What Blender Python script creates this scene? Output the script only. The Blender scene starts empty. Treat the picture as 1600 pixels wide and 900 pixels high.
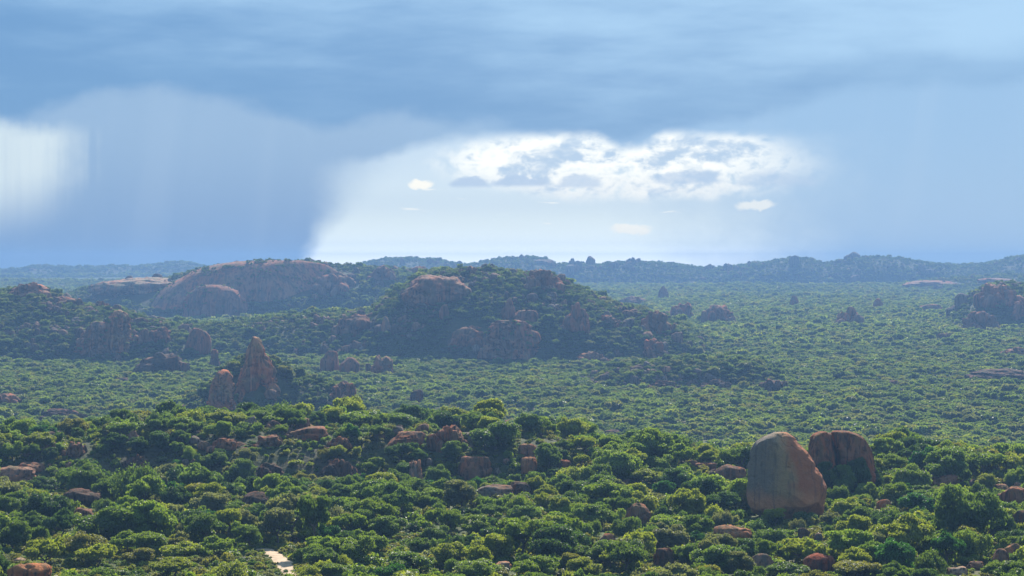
import bpy, bmesh, math, random
import numpy as np
from mathutils import Vector

R = math.radians
scene = bpy.context.scene
col = scene.collection
rng = np.random.default_rng(7)
random.seed(7)

# ------------------------------------------------------------------ camera
F = 2986.0            # focal length in photo pixels (photo 1600 x 900)
CZ = 80.0             # eye height above the valley floor (m)
HY = 410.0            # photo row of eye level
cam = bpy.data.cameras.new('camera')
cam.sensor_width = 36.0
cam.lens = 36.0 * F / 1600.0
cam.shift_y = -(450.0 - HY) / 1600.0
cam.clip_start = 1.0
cam.clip_end = 40000.0
camo = bpy.data.objects.new('camera', cam)
camo.location = (0, 0, CZ)
camo.rotation_euler = (R(90), 0, 0)
col.objects.link(camo)
scene.camera = camo

# ------------------------------------------------------------------ light
SUN_EL, SUN_AZ = R(35), R(10)          # ahead of the camera, a little to the right
S = Vector((math.sin(SUN_AZ) * math.cos(SUN_EL), math.cos(SUN_AZ) * math.cos(SUN_EL), math.sin(SUN_EL)))
sun = bpy.data.lights.new('sun', 'SUN')
sun.energy = 5.0
sun.angle = R(0.6)
sun.color = (1.0, 0.94, 0.82)
suno = bpy.data.objects.new('sun', sun)
suno.rotation_euler = S.to_track_quat('Z', 'Y').to_euler()
suno.location = (0, 0, 300)
col.objects.link(suno)

scene.view_settings.view_transform = 'Standard'
scene.view_settings.look = 'None'
EXPOSURE = 1.3
scene.view_settings.exposure = EXPOSURE
scene.view_settings.gamma = 1.0
scene.view_settings.use_curve_mapping = False
cy = scene.cycles
cy.use_denoising = True
cy.max_bounces = 6
cy.diffuse_bounces = 3
cy.glossy_bounces = 2
cy.transmission_bounces = 3
cy.volume_bounces = 1
cy.sample_clamp_indirect = 4.0

# ------------------------------------------------------------------ world: storm deck, rain curtains, bright gap
world = bpy.data.worlds.new('World')
scene.world = world
world.use_nodes = True
nt = world.node_tree
nt.nodes.clear()
SKY_STRENGTH = 0.1


def lin(r, g, b):
    f = lambda v: (v / 255 / 12.92) if v / 255 <= 0.04045 else ((v / 255 + 0.055) / 1.055) ** 2.4
    return (f(r), f(g), f(b))


class NB:
    """small node-graph builder"""
    def __init__(self, tree):
        self.t = tree

    def _in(self, sock, v):
        if v is None:
            return
        if isinstance(v, bpy.types.NodeSocket):
            self.t.links.new(v, sock)
        elif isinstance(v, (tuple, list)):
            if len(sock.default_value) == 4 and len(v) == 3:
                v = (*v, 1.0)
            sock.default_value = v
        else:
            sock.default_value = v

    def m(self, op, a, b=None, c=None, clamp=False):
        n = self.t.nodes.new('ShaderNodeMath')
        n.operation = op
        n.use_clamp = clamp
        self._in(n.inputs[0], a)
        self._in(n.inputs[1], b)
        self._in(n.inputs[2], c)
        return n.outputs[0]

    def add(self, a, b): return self.m('ADD', a, b)
    def sub(self, a, b): return self.m('SUBTRACT', a, b)
    def mul(self, a, b): return self.m('MULTIPLY', a, b)
    def inv(self, a): return self.m('SUBTRACT', 1.0, a)

    def ss(self, x, a, b):
        """smoothstep a..b (a may exceed b)"""
        n = self.t.nodes.new('ShaderNodeMapRange')
        n.interpolation_type = 'SMOOTHSTEP'
        self._in(n.inputs[0], x)
        if not isinstance(a, bpy.types.NodeSocket) and not isinstance(b, bpy.types.NodeSocket) and a > b:
            n.inputs[1].default_value, n.inputs[2].default_value = b, a
            n.inputs[3].default_value, n.inputs[4].default_value = 1, 0
        else:
            self._in(n.inputs[1], a)
            self._in(n.inputs[2], b)
        return n.outputs[0]

    def vec(self, x, y, z=0.0):
        n = self.t.nodes.new('ShaderNodeCombineXYZ')
        self._in(n.inputs[0], x); self._in(n.inputs[1], y); self._in(n.inputs[2], z)
        return n.outputs[0]

    def noise(self, v, scale, detail=5.0, rough=0.55, dist=0.0, color=False):
        n = self.t.nodes.new('ShaderNodeTexNoise')
        if v is not None:
            self._in(n.inputs['Vector'], v)
        n.inputs['Scale'].default_value = scale
        n.inputs['Detail'].default_value = detail
        n.inputs['Roughness'].default_value = rough
        n.inputs['Distortion'].default_value = dist
        return n.outputs['Color' if color else 'Fac']

    def mix(self, f, a, b, blend='MIX'):
        n = self.t.nodes.new('ShaderNodeMix')
        n.data_type = 'RGBA'
        n.blend_type = blend
        n.clamp_factor = True
        self._in(n.inputs[0], f)
        self._in(n.inputs[6], a)
        self._in(n.inputs[7], b)
        return n.outputs[2]

    def map(self, v, scale=(1, 1, 1), loc=(0, 0, 0)):
        n = self.t.nodes.new('ShaderNodeMapping')
        self._in(n.inputs[0], v)
        n.inputs['Scale'].default_value = scale
        n.inputs['Location'].default_value = loc
        return n.outputs[0]


def build_sky():
    b = NB(nt)
    tc = nt.nodes.new('ShaderNodeTexCoord')
    sep = nt.nodes.new('ShaderNodeSeparateXYZ')
    nt.links.new(tc.outputs['Generated'], sep.inputs[0])
    az = b.m('ARCTAN2', sep.outputs[0], sep.outputs[1])
    el = b.m('ARCSINE', sep.outputs[2])
    # azimuth / elevation of the sky, in units of 1/2986 rad, zero at left of view / eye level at 410
    U = b.add(b.mul(az, F), 800.0)
    V = b.sub(HY, b.mul(el, F))
    u1 = b.mul(U, 0.01)
    v1 = b.mul(V, 0.01)
    # soft large warps
    wA = b.sub(b.noise(b.vec(b.mul(u1, 0.45), b.mul(v1, 0.9)), 1.0, 4, 0.5), 0.5)
    wB = b.sub(b.noise(b.vec(b.mul(u1, 1.3), b.mul(v1, 1.6), 3.7), 1.0, 5, 0.6), 0.5)
    # --- cloud deck with stretched streaks
    st = b.noise(b.vec(b.mul(u1, 0.22), b.add(b.mul(v1, 1.15), b.mul(wA, 0.6)), 1.3), 1.0, 6, 0.52)
    st2 = b.noise(b.vec(b.mul(u1, 0.5), b.mul(v1, 2.6), 8.3), 1.0, 5, 0.55)
    st3 = b.noise(b.vec(b.mul(u1, 0.16), b.mul(v1, 0.35), 5.3), 1.0, 3, 0.5)
    s = b.add(b.mul(st, 0.95), b.mul(st2, 0.55))
    s = b.add(s, b.mul(b.sub(st3, 0.5), 0.7))
    s = b.add(s, b.mul(b.sub(U, 800.0), 0.00022))
    s = b.add(s, b.mul(b.sub(90.0, V), 0.0016))
    s = b.m('MINIMUM', b.m('MAXIMUM', s, 0.2), 1.4)
    f_deck = b.ss(s, 0.38, 1.20)
    deck = b.mix(f_deck, lin(100, 152, 203), lin(164, 205, 240))
    # --- below the deck: rain-filled air
    rs = b.noise(b.vec(b.add(b.mul(u1, 1.6), b.mul(v1, 0.25)), b.mul(v1, 0.12), 2.2), 1.0, 4, 0.5)
    rain_v = b.ss(V, 180.0, 400.0)
    rainL = b.mix(rain_v, lin(140, 177, 215), lin(110, 155, 203))
    rainR = b.mix(rain_v, lin(141, 185, 226), lin(146, 187, 225))
    rain = b.mix(b.ss(U, 500.0, 1250.0), rainL, rainR)
    rain = b.mix(b.mul(b.ss(rs, 0.45, 0.75), 0.12), rain, lin(178, 205, 233))
    # boundary between the deck and the air under it
    edge = b.add(178.0, b.mul(wA, 75.0))
    edge = b.sub(edge, b.mul(b.ss(b.m('ABSOLUTE', b.sub(U, 270.0)), 260.0, 60.0), 38.0))
    edge = b.add(edge, b.mul(b.ss(b.m('ABSOLUTE', b.sub(U, 930.0)), 200.0, 20.0), 28.0))
    edge = b.sub(edge, b.mul(b.ss(U, 1050.0, 1420.0), 50.0))
    vd = b.sub(b.add(V, b.mul(wB, 40.0)), edge)
    below = b.ss(vd, -4.0, 30.0)
    lower_dark = b.mul(b.ss(vd, -75.0, -8.0), 0.45)
    deck = b.mix(lower_dark, deck, lin(101, 154, 204))
    sky = b.mix(below, deck, rain)
    # --- the bright gap in the middle
    le = b.sub(b.add(556.0, b.mul(wB, 50.0)), b.mul(b.sub(V, 250.0), 0.5))
    lw = b.add(18.0, b.mul(b.ss(V, 400.0, 220.0), 75.0))
    left_in = b.ss(U, b.sub(le, lw), b.add(le, b.mul(lw, 1.1)))
    right_in = b.ss(b.add(U, b.mul(wB, 200.0)), 1390.0, 930.0)
    top = b.add(b.add(209.0, b.mul(wB, 34.0)), b.mul(b.ss(U, 760.0, 540.0), 40.0))
    top = b.add(top, b.mul(b.ss(b.m('ABSOLUTE', b.sub(U, 985.0)), 55.0, 10.0), 22.0))
    top_in = b.ss(V, b.sub(top, 10.0), b.add(top, 16.0))
    low_cut = b.ss(V, 640.0, 430.0)
    gap = b.mul(b.mul(left_in, right_in), b.mul(top_in, low_cut))
    gcol = b.mix(b.ss(V, 210.0, 400.0), lin(194, 218, 240), lin(224, 241, 247))
    gcol = b.mix(b.mul(b.ss(b.m('ABSOLUTE', b.sub(V, 315.0)), 32.0, 2.0), 0.55), gcol, lin(196, 219, 238))
    lowlight = b.mul(b.ss(V, 335.0, 412.0), 1.0)
    gcol = b.mix(lowlight, gcol, (1.05, 1.18, 1.2))
    gcol = b.mix(b.ss(V, 378.0, 412.0), gcol, (2.05, 2.05, 1.9))
    sky = b.mix(gap, sky, gcol)
    # --- backlit cumulus in the gap: bright rims, blue-grey hearts
    wu = b.add(u1, b.mul(wB, 0.5))
    cn = b.noise(b.vec(b.mul(wu, 0.80), b.mul(v1, 1.45), 4.9), 1.0, 8, 0.58, 0.15)
    cn2 = b.noise(b.vec(b.mul(u1, 3.2), b.mul(v1, 4.6), 9.9), 1.0, 6, 0.65, 0.4)
    cc = b.add(cn, b.mul(b.sub(cn2, 0.5), 0.42))
    qx = b.mul(b.sub(b.add(U, b.mul(wA, 160.0)), 1000.0), 1.0 / 330.0)
    qy = b.mul(b.sub(b.add(V, b.mul(wB, 40.0)), 256.0), 1.0 / 62.0)
    reg = b.ss(b.add(b.mul(qx, qx), b.mul(qy, qy)), 1.15, 0.45)
    reg = b.mul(reg, top_in)
    cc = b.sub(cc, b.mul(b.inv(reg), 0.06))
    body = b.mul(b.ss(cc, 0.31, 0.47), reg)
    heart = b.ss(cc, 0.46, 0.61)
    cnB = b.noise(b.vec(b.mul(wu, 0.80), b.mul(b.add(v1, 0.13), 1.45), 4.9), 1.0, 8, 0.58, 0.15)
    topness = b.ss(b.sub(cnB, cn), -0.09, 0.09)
    rimcol = b.mix(b.ss(V, 300.0, 250.0), lin(245, 249, 250), (1.12, 1.12, 1.06))
    ccol = b.mix(b.mul(heart, b.inv(b.mul(topness, 0.75))), rimcol, lin(168, 198, 229))
    ccol = b.mix(b.mul(b.inv(topness), 0.18), ccol, lin(196, 217, 238))
    fade_r = b.inv(b.mul(b.ss(U, 1080.0, 1330.0), 0.8))
    sky = b.mix(b.mul(body, b.mul(fade_r, 0.95)), sky, ccol)
    # thin low bars and small puffs of bright cloud under it
    bn = b.noise(b.vec(b.mul(u1, 1.1), b.mul(v1, 7.5), 6.1), 1.0, 5, 0.6, 0.2)
    breg = b.mul(b.mul(b.ss(U, 520.0, 640.0), b.ss(U, 1240.0, 1080.0)), b.mul(b.ss(V, 262.0, 300.0), b.ss(V, 372.0, 345.0)))
    bars = b.mul(b.ss(b.sub(bn, b.mul(b.inv(breg), 0.6)), 0.60, 0.70), 0.85)
    sky = b.mix(bars, sky, lin(252, 253, 248))
    for (pu, pv, ru, rv, k) in ((657, 288, 22, 9, 1.0), (985, 358, 34, 9, .85), (1180, 322, 32, 8, .6)):
        dx = b.mul(b.sub(b.add(U, b.mul(wB, 50.0)), pu), 1.0 / ru)
        dy = b.mul(b.sub(b.add(V, b.mul(b.sub(cn2, 0.5), 26.0)), pv), 1.0 / rv)
        r2 = b.add(b.mul(dx, dx), b.mul(dy, dy))
        sky = b.mix(b.mul(b.ss(r2, 1.3, 0.35), k), sky, lin(255, 254, 246))
    for (pu, pv, ru, rv, k) in ((738, 290, 36, 15, .9), (812, 289, 44, 16, .9), (905, 291, 40, 20, .7), (1075, 285, 60, 18, .6), (1210, 290, 70, 22, .5)):
        dx = b.mul(b.sub(b.add(U, b.mul(wB, 40.0)), pu), 1.0 / ru)
        flat = b.ss(V, pv + 6.0, pv - 2.0)
        dy = b.mul(b.sub(b.add(V, b.mul(b.sub(cn2, 0.5), 30.0)), pv), 1.0 / rv)
        r2 = b.add(b.mul(dx, dx), b.mul(dy, dy))
        sky = b.mix(b.mul(b.mul(b.ss(r2, 1.15, 0.5), flat), k), sky, lin(172, 199, 230))
    # --- the second gap, far left
    rs2 = b.noise(b.vec(b.mul(u1, 4.5), b.mul(v1, 0.16), 7.7), 1.0, 4, 0.55)
    lr = b.ss(b.add(b.add(U, b.mul(rs2, 80.0)), b.add(b.mul(wB, 60.0), b.mul(b.sub(V, 250.0), 0.12))), 205.0, 105.0)
    lr = b.mul(lr, b.ss(b.add(V, b.add(b.mul(rs2, 30.0), b.mul(wB, 40.0))), 203.0, 236.0))
    lr = b.mul(lr, b.ss(b.add(V, b.mul(U, 0.3)), 400.0, 280.0))
    lr = b.mul(lr, b.ss(U, -500.0, -150.0))
    lr = b.mul(lr, b.inv(b.mul(b.ss(rs2, 0.42, 0.66), 0.16)))
    sky = b.mix(b.mul(lr, 0.92), sky, lin(214, 231, 240))
    # --- clear-sky light filtering through: Nishita sky
    ns = nt.nodes.new('ShaderNodeTexSky')
    ns.sky_type = 'NISHITA'
    ns.sun_disc = False
    ns.sun_elevation = SUN_EL
    ns.sun_rotation = SUN_AZ
    ns.air_density = 1.0
    ns.dust_density = 1.0
    sc = nt.nodes.new('ShaderNodeVectorMath')
    sc.operation = 'SCALE'
    nt.links.new(sky, sc.inputs[0])
    sc.inputs['Scale'].default_value = 2.0 ** -EXPOSURE / SKY_STRENGTH
    out = b.mix(0.97, ns.outputs[0], sc.outputs[0])
    bg = nt.nodes.new('ShaderNodeBackground')
    bg.inputs[1].default_value = SKY_STRENGTH
    nt.links.new(out, bg.inputs[0])
    wo = nt.nodes.new('ShaderNodeOutputWorld')
    nt.links.new(bg.outputs[0], wo.inputs[0])


build_sky()

#==MAIN==
# ------------------------------------------------------------------ numpy noise
def _hash(ix, iy, iz, seed):
    h = (ix.astype(np.int64) * 374761393 + iy.astype(np.int64) * 668265263 + iz.astype(np.int64) * 2147483647 + seed * 974634777) & 0xFFFFFFFF
    h = ((h ^ (h >> 13)) * 1274126177) & 0xFFFFFFFF
    h = (h ^ (h >> 16)) & 0xFFFFFF
    return h / float(0xFFFFFF)


def vnoise(x, y, z=None, seed=0):
    x = np.asarray(x, float); y = np.asarray(y, float)
    z = np.zeros_like(x) if z is None else np.asarray(z, float)
    ix, iy, iz = np.floor(x), np.floor(y), np.floor(z)
    fx, fy, fz = x - ix, y - iy, z - iz
    fx = fx * fx * (3 - 2 * fx); fy = fy * fy * (3 - 2 * fy); fz = fz * fz * (3 - 2 * fz)
    out = 0
    for a in (0, 1):
        for b_ in (0, 1):
            for c in (0, 1):
                w = (fx if a else 1 - fx) * (fy if b_ else 1 - fy) * (fz if c else 1 - fz)
                out = out + w * _hash(ix + a, iy + b_, iz + c, seed)
    return out * 2 - 1


def fbm(x, y, z=None, seed=0, octaves=4, gain=0.5):
    a, t, n = 1.0, 0, 0
    f = 1.0
    for k in range(octaves):
        t = t + a * vnoise(x * f, y * f, None if z is None else z * f, seed + k * 17)
        n += a
        a *= gain
        f *= 2.03
    return t / n


# ------------------------------------------------------------------ the lie of the land
PD = np.array([-20000, 0, 20, 100, 180, 250, 300, 420, 600, 850, 1000, 1400, 2000, 3000, 4200, 5500, 9000, 20000.])
PZ = np.array([20, 74, 70, 50, 38, 31, 30.5, 29, 12, 0, 3, 10, 17, 30, 38, 41, 44, 44.])


def plain(x, y):
    r = np.where(y > 0, np.hypot(x * np.where(y > 0, 1, 1), y), -np.hypot(x, y) * 0.2)
    z = np.interp(np.where(y > 0, r, r), PD, PZ)
    z = z + fbm(x / 90, y / 90, seed=3, octaves=3) * np.clip((y - 200) / 300, 0.3, 1) * 2.0
    z = z + fbm(x / 420, y / 420, seed=5, octaves=2) * np.clip((y - 900) / 800, 0, 1) * 7.0
    return z


class Hill:
    def __init__(self, pts, back, noise=0.12, nscale=70, seed=1, power=0.85, clear=0.0):
        """pts: (photo px, crest photo py, crest distance, foot distance)"""
        p = np.array(pts, float)
        self.u = (p[:, 0] - 800) / F
        self.zc = CZ - (p[:, 1] - HY) / F * p[:, 2] - clear
        self.dc = p[:, 2]
        self.db = p[:, 3]
        self.back, self.noise, self.ns, self.seed, self.power = back, noise, nscale, seed, power

    def h(self, x, y):
        """height above the plain, negative outside"""
        ok = y > 50
        yy = np.where(ok, y, 50)
        u = x / yy
        zc = np.interp(u, self.u, self.zc)
        dc = np.interp(u, self.u, self.dc)
        db = np.interp(u, self.u, self.db)
        hc = np.maximum(zc - np.interp(np.hypot(u * dc, dc), PD, PZ), 0.0)
        s = (yy - db) / (dc - db)
        front = np.where(s > 0, np.sin(np.clip(s, 0, 1) * math.pi / 2) ** self.power, 0.0)
        t = np.clip((yy - dc) / self.back, 0, 1.3)
        backp = np.cos(t * math.pi / 2)
        f = np.where(yy < dc, front, backp)
        n = fbm(x / self.ns, y / self.ns, seed=self.seed, octaves=4)
        body = np.clip(f, 0, 1)
        h = hc * f + hc * self.noise * n * 4 * body * (1.0 - 0.94 * body) - 0.5 + np.minimum(s, 0) * 8
        edge = np.minimum(u - self.u[0], self.u[-1] - u)
        h = np.where(edge < 0, -6 + edge * 100, h)
        return np.where(ok, h, -20)


HILLS = dict(
    ridge=Hill([(-400, 735, 480, 427), (-100, 705, 480, 432), (0, 700, 480, 437), (100, 688, 480, 442), (200, 678, 482, 447), (350, 668, 484, 447),
                (500, 668, 485, 447), (650, 670, 485, 444), (780, 672, 482, 442), (860, 682, 480, 437), (940, 700, 478, 432), (1050, 716, 476, 427),
                (1170, 732, 474, 422), (1300, 728, 474, 420), (1400, 716, 472, 422), (1500, 727, 470, 422), (1580, 750, 468, 422), (1700, 790, 466, 422), (2000, 840, 466, 427)],
               170, 0.10, 30, 11, 1.0),
    kopje=Hill([(268, 652, 965, 933), (318, 622, 965, 930), (350, 585, 962, 926), (385, 562, 960, 923), (412, 558, 960, 923), (440, 578, 962, 923), (480, 592, 965, 926),
                (525, 606, 965, 928), (560, 625, 965, 930), (590, 650, 965, 933)], 60, 0.10, 18, 21, 0.8),
    mound=Hill([(850, 627, 1150, 1112), (890, 605, 1150, 1112), (950, 584, 1150, 1112), (1000, 574, 1150, 1112), (1060, 565, 1150, 1112), (1150, 567, 1150, 1112),
                (1200, 582, 1150, 1112), (1250, 615, 1150, 1112)], 150, 0.12, 40, 31, 0.7),
    left=Hill([(-500, 474, 1476.64, 1330), (-150, 456, 1476.64, 1330), (0, 459, 1473.52, 1330), (60, 452, 1470.4, 1330), (110, 474, 1457.92, 1330), (160, 484, 1432.96, 1330), (205, 492, 1417.68, 1335),
               (260, 512, 1408.64, 1340), (310, 532, 1399.6, 1345), (350, 576, 1384.32, 1350)], 260, 0.22, 70, 41, 0.8),
    middle=Hill([(480, 571, 1432.24, 1400), (530, 540, 1441.42, 1385), (570, 505, 1460.44, 1375), (615, 467, 1476.39, 1370), (655, 445, 1485.9, 1365), (700, 435, 1488.96, 1360), (760, 431, 1485.57, 1355),
                 (820, 439, 1478.96, 1350), (860, 441, 1475.74, 1350), (885, 451, 1469.29, 1350), (920, 471, 1459.62, 1350), (970, 489, 1443.33, 1345), (1020, 505, 1430.44, 1345), (1060, 519, 1417.54, 1345),
                 (1095, 545, 1404.81, 1350), (1125, 571, 1392.24, 1360)], 350, 0.22, 75, 51, 0.8),
    saddle=Hill([(150, 518, 1490, 1392), (230, 506, 1490, 1392), (320, 510, 1490, 1392), (400, 504, 1490, 1392), (480, 498, 1490, 1392), (560, 496, 1490, 1392), (640, 503, 1490, 1392)], 260, 0.2, 60, 97, 0.9),
    dome=Hill([(90, 470, 2262.84, 2150), (130, 452, 2235.41, 2100), (200, 442, 2214.75, 2060), (260, 440, 2201.2, 2040), (300, 428, 2194.42, 2030), (350, 417, 2194.42, 2030), (430, 411, 2194.42, 2030), (480, 413, 2194.42, 2030),
               (540, 420, 2191.2, 2030), (600, 424, 2187.98, 2030), (650, 430, 2181.53, 2030), (720, 440, 2188.63, 2050), (800, 458, 2212.84, 2100)], 400, 0.14, 110, 61, 0.8),
    crag=Hill([(1470, 520, 1888, 1780), (1500, 486, 1884, 1770), (1530, 462, 1880, 1760), (1565, 450, 1880, 1760), (1610, 455, 1880, 1760), (1680, 480, 1884, 1770), (1750, 515, 1892, 1790)], 200, 0.12, 40, 71, 0.7),
    slab=Hill([(1380, 462, 3300, 3050), (1420, 451, 3300, 3050), (1480, 443, 3300, 3050), (1560, 438, 3300, 3050), (1640, 436, 3300, 3050), (1760, 450, 3300, 3050)], 500, 0.08, 150, 81, 0.8),
    far=Hill([(300, 443.5, 4000, 3850), (480, 434.5, 4000, 3850), (555, 418.5, 4000, 3850), (580, 410.5, 4000, 3850), (600, 406.5, 4000, 3850), (640, 405, 4000, 3850), (690, 409.5, 4000, 3850), (715, 415.5, 4000, 3850), (735, 414.5, 4000, 3850), (760, 409.5, 4000, 3850), (790, 405.5, 4000, 3850),
              (830, 404.5, 4000, 3850), (852, 405.5, 4000, 3850), (868, 416.5, 4000, 3850), (878, 415.5, 4000, 3850), (893, 413.5, 4000, 3850), (935, 417.5, 4000, 3850), (950, 413.5, 4000, 3850), (985, 413.5, 4000, 3850), (1030, 413.5, 4000, 3850), (1060, 418.5, 4000, 3850),
              (1090, 423.5, 4000, 3850), (1130, 423.5, 4000, 3850), (1165, 418.5, 4000, 3850), (1200, 412.5, 4000, 3850), (1240, 405.5, 4000, 3850), (1260, 406.5, 4000, 3850), (1290, 415.5, 4000, 3850), (1310, 411.5, 4000, 3850), (1340, 405.5, 4000, 3850), (1380, 403.5, 4000, 3850), (1430, 410.5, 4000, 3850),
              (1500, 419.5, 4000, 3850), (1540, 416.5, 4000, 3850), (1600, 402.5, 4000, 3850), (1700, 394.5, 4000, 3850), (1900, 418.5, 4000, 3850)], 600, 0.10, 120, 91, 0.7),
    blue=Hill([(-500, 422.5, 5200, 5000), (-100, 426.5, 5200, 5000), (0, 426.5, 5200, 5000), (40, 424.5, 5200, 5000), (50, 420.5, 5200, 5000), (90, 421.5, 5200, 5000), (160, 422.5, 5200, 5000), (180, 419.5, 5200, 5000), (215, 420.5, 5200, 5000), (255, 416.5, 5200, 5000), (275, 413.5, 5200, 5000), (300, 416.5, 5200, 5000), (340, 424.5, 5200, 5000), (420, 436.5, 5200, 5000)],
              700, 0.08, 150, 95, 0.7),
)


def H(x, y):
    x = np.asarray(x, float); y = np.asarray(y, float)
    m = np.zeros_like(x)
    for hl in HILLS.values():
        m = np.maximum(m, hl.h(x, y))
    return plain(x, y) + m


def rise(x, y):
    m = np.zeros_like(x)
    for hl in HILLS.values():
        m = np.maximum(m, hl.h(x, y))
    return m


_md = np.geomspace(285, 8000, 2200)


def march(px, py):
    """distance at which the sight line through a photo point meets the land"""
    u = (px - 800) / F
    zr = CZ - (py - HY) / F * _md
    hit = np.nonzero(H(u * _md, _md) >= zr)[0]
    return float(_md[hit[0]]) if len(hit) else None


def to_px(x, y, z):
    return 800 + F * x / y, HY - (z - CZ) * F / y


# ------------------------------------------------------------------ materials
def new_mat(name):
    m = bpy.data.materials.new(name)
    m.use_nodes = True
    m.node_tree.nodes.clear()
    return m, NB(m.node_tree)


def finish(m, b, color, rough=0.9, bump=None, bump_d=0.1, spec=0.2, translucent=None, tf=0.4):
    t = m.node_tree
    p = t.nodes.new('ShaderNodeBsdfPrincipled')
    b._in(p.inputs['Base Color'], color)
    b._in(p.inputs['Roughness'], rough)
    p.inputs['Specular IOR Level'].default_value = spec
    if bump is not None:
        bn = t.nodes.new('ShaderNodeBump')
        bn.inputs['Distance'].default_value = bump_d
        bn.inputs['Strength'].default_value = 1.0
        t.links.new(bump, bn.inputs['Height'])
        t.links.new(bn.outputs[0], p.inputs['Normal'])
    sh = p.outputs[0]
    if translucent is not None:
        tr = t.nodes.new('ShaderNodeBsdfTranslucent')
        b._in(tr.inputs[0], translucent)
        mx = t.nodes.new('ShaderNodeMixShader')
        mx.inputs[0].default_value = tf
        t.links.new(sh, mx.inputs[1])
        t.links.new(tr.outputs[0], mx.inputs[2])
        sh = mx.outputs[0]
    o = t.nodes.new('ShaderNodeOutputMaterial')
    t.links.new(sh, o.inputs[0])
    return m


def mat_terrain():
    m, b = new_mat('terrain')
    geo = m.node_tree.nodes.new('ShaderNodeNewGeometry')
    P = geo.outputs['Position']
    n1 = b.noise(P, 0.045, 6, 0.6)
    n2 = b.noise(P, 0.35, 6, 0.65)
    n3 = b.noise(P, 0.012, 4, 0.5)
    c = b.mix(b.ss(n2, 0.35, 0.7), (0.034, 0.048, 0.014), (0.07, 0.085, 0.026))
    c = b.mix(b.mul(b.ss(n1, 0.52, 0.66), 0.7), c, (0.10, 0.072, 0.044))
    c = b.mix(b.mul(b.ss(n3, 0.45, 0.65), 0.35), c, (0.085, 0.10, 0.026))
    c = b.mix(b.ss(n2, 0.62, 0.78), c, (0.022, 0.032, 0.011))
    return finish(m, b, c, 0.95, n2, 0.5, 0.1)


def mat_hill():
    m, b = new_mat('hillside')
    geo = m.node_tree.nodes.new('ShaderNodeNewGeometry')
    P = geo.outputs['Position']
    n1 = b.noise(P, 0.06, 6, 0.6)
    n2 = b.noise(P, 0.35, 6, 0.65)
    c = b.mix(b.ss(n2, 0.35, 0.7), (0.028, 0.036, 0.013), (0.05, 0.056, 0.022))
    c = b.mix(b.mul(b.ss(n1, 0.46, 0.62), 0.55), c, b.mix(n2, (0.04, 0.029, 0.023), (0.085, 0.058, 0.043)))
    return finish(m, b, c, 0.95, n2, 0.8, 0.1)


def mat_rock():
    m, b = new_mat('granite')
    t = m.node_tree
    tc = t.nodes.new('ShaderNodeTexCoord')
    oi = t.nodes.new('ShaderNodeObjectInfo')
    geo = t.nodes.new('ShaderNodeNewGeometry')
    P = tc.outputs['Object']
    scv = t.nodes.new('ShaderNodeVectorMath'); scv.operation = 'SCALE'
    t.links.new(P, scv.inputs[0]); t.links.new(oi.outputs['Alpha'], scv.inputs['Scale'])
    P = scv.outputs[0]
    off = b.vec(b.mul(oi.outputs['Random'], 91.0), b.mul(oi.outputs['Random'], 37.0), 0.0)
    va = t.nodes.new('ShaderNodeVectorMath'); va.operation = 'ADD'
    t.links.new(P, va.inputs[0]); t.links.new(off, va.inputs[1])
    P = va.outputs[0]
    big = b.noise(P, 0.16, 5, 0.55)
    mid = b.noise(P, 0.7, 6, 0.65)
    fine = b.noise(P, 3.5, 5, 0.7)
    streak = b.noise(b.map(P, (0.75, 0.75, 0.06)), 1.0, 5, 0.6)
    streak2 = b.noise(b.map(P, (1.7, 1.7, 0.09), (7, 3, 1)), 1.0, 4, 0.6)
    c = b.mix(b.ss(big, 0.38, 0.62), (0.34, 0.155, 0.085), (0.27, 0.20, 0.15))
    c = b.mix(b.mul(b.ss(mid, 0.4, 0.7), 0.5), c, (0.36, 0.20, 0.12))
    c = b.mix(b.mul(b.ss(streak, 0.46, 0.60), 0.85), c, (0.12, 0.115, 0.10))      # lichen runs
    c = b.mix(b.mul(b.ss(streak2, 0.50, 0.64), 0.8), c, (0.05, 0.044, 0.042))     # black water stains
    c = b.mix(b.mul(b.ss(b.noise(P, 0.33, 4, 0.5), 0.52, 0.66), 0.45), c, (0.20, 0.205, 0.115))
    c = b.mix(b.mul(b.ss(fine, 0.55, 0.75), 0.35), c, (0.10, 0.075, 0.06))
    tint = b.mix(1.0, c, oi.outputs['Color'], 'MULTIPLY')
    bumpv = b.add(b.mul(mid, 0.6), b.mul(fine, 0.25))
    return finish(m, b, tint, 0.97, bumpv, 0.55, 0.04)


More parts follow.
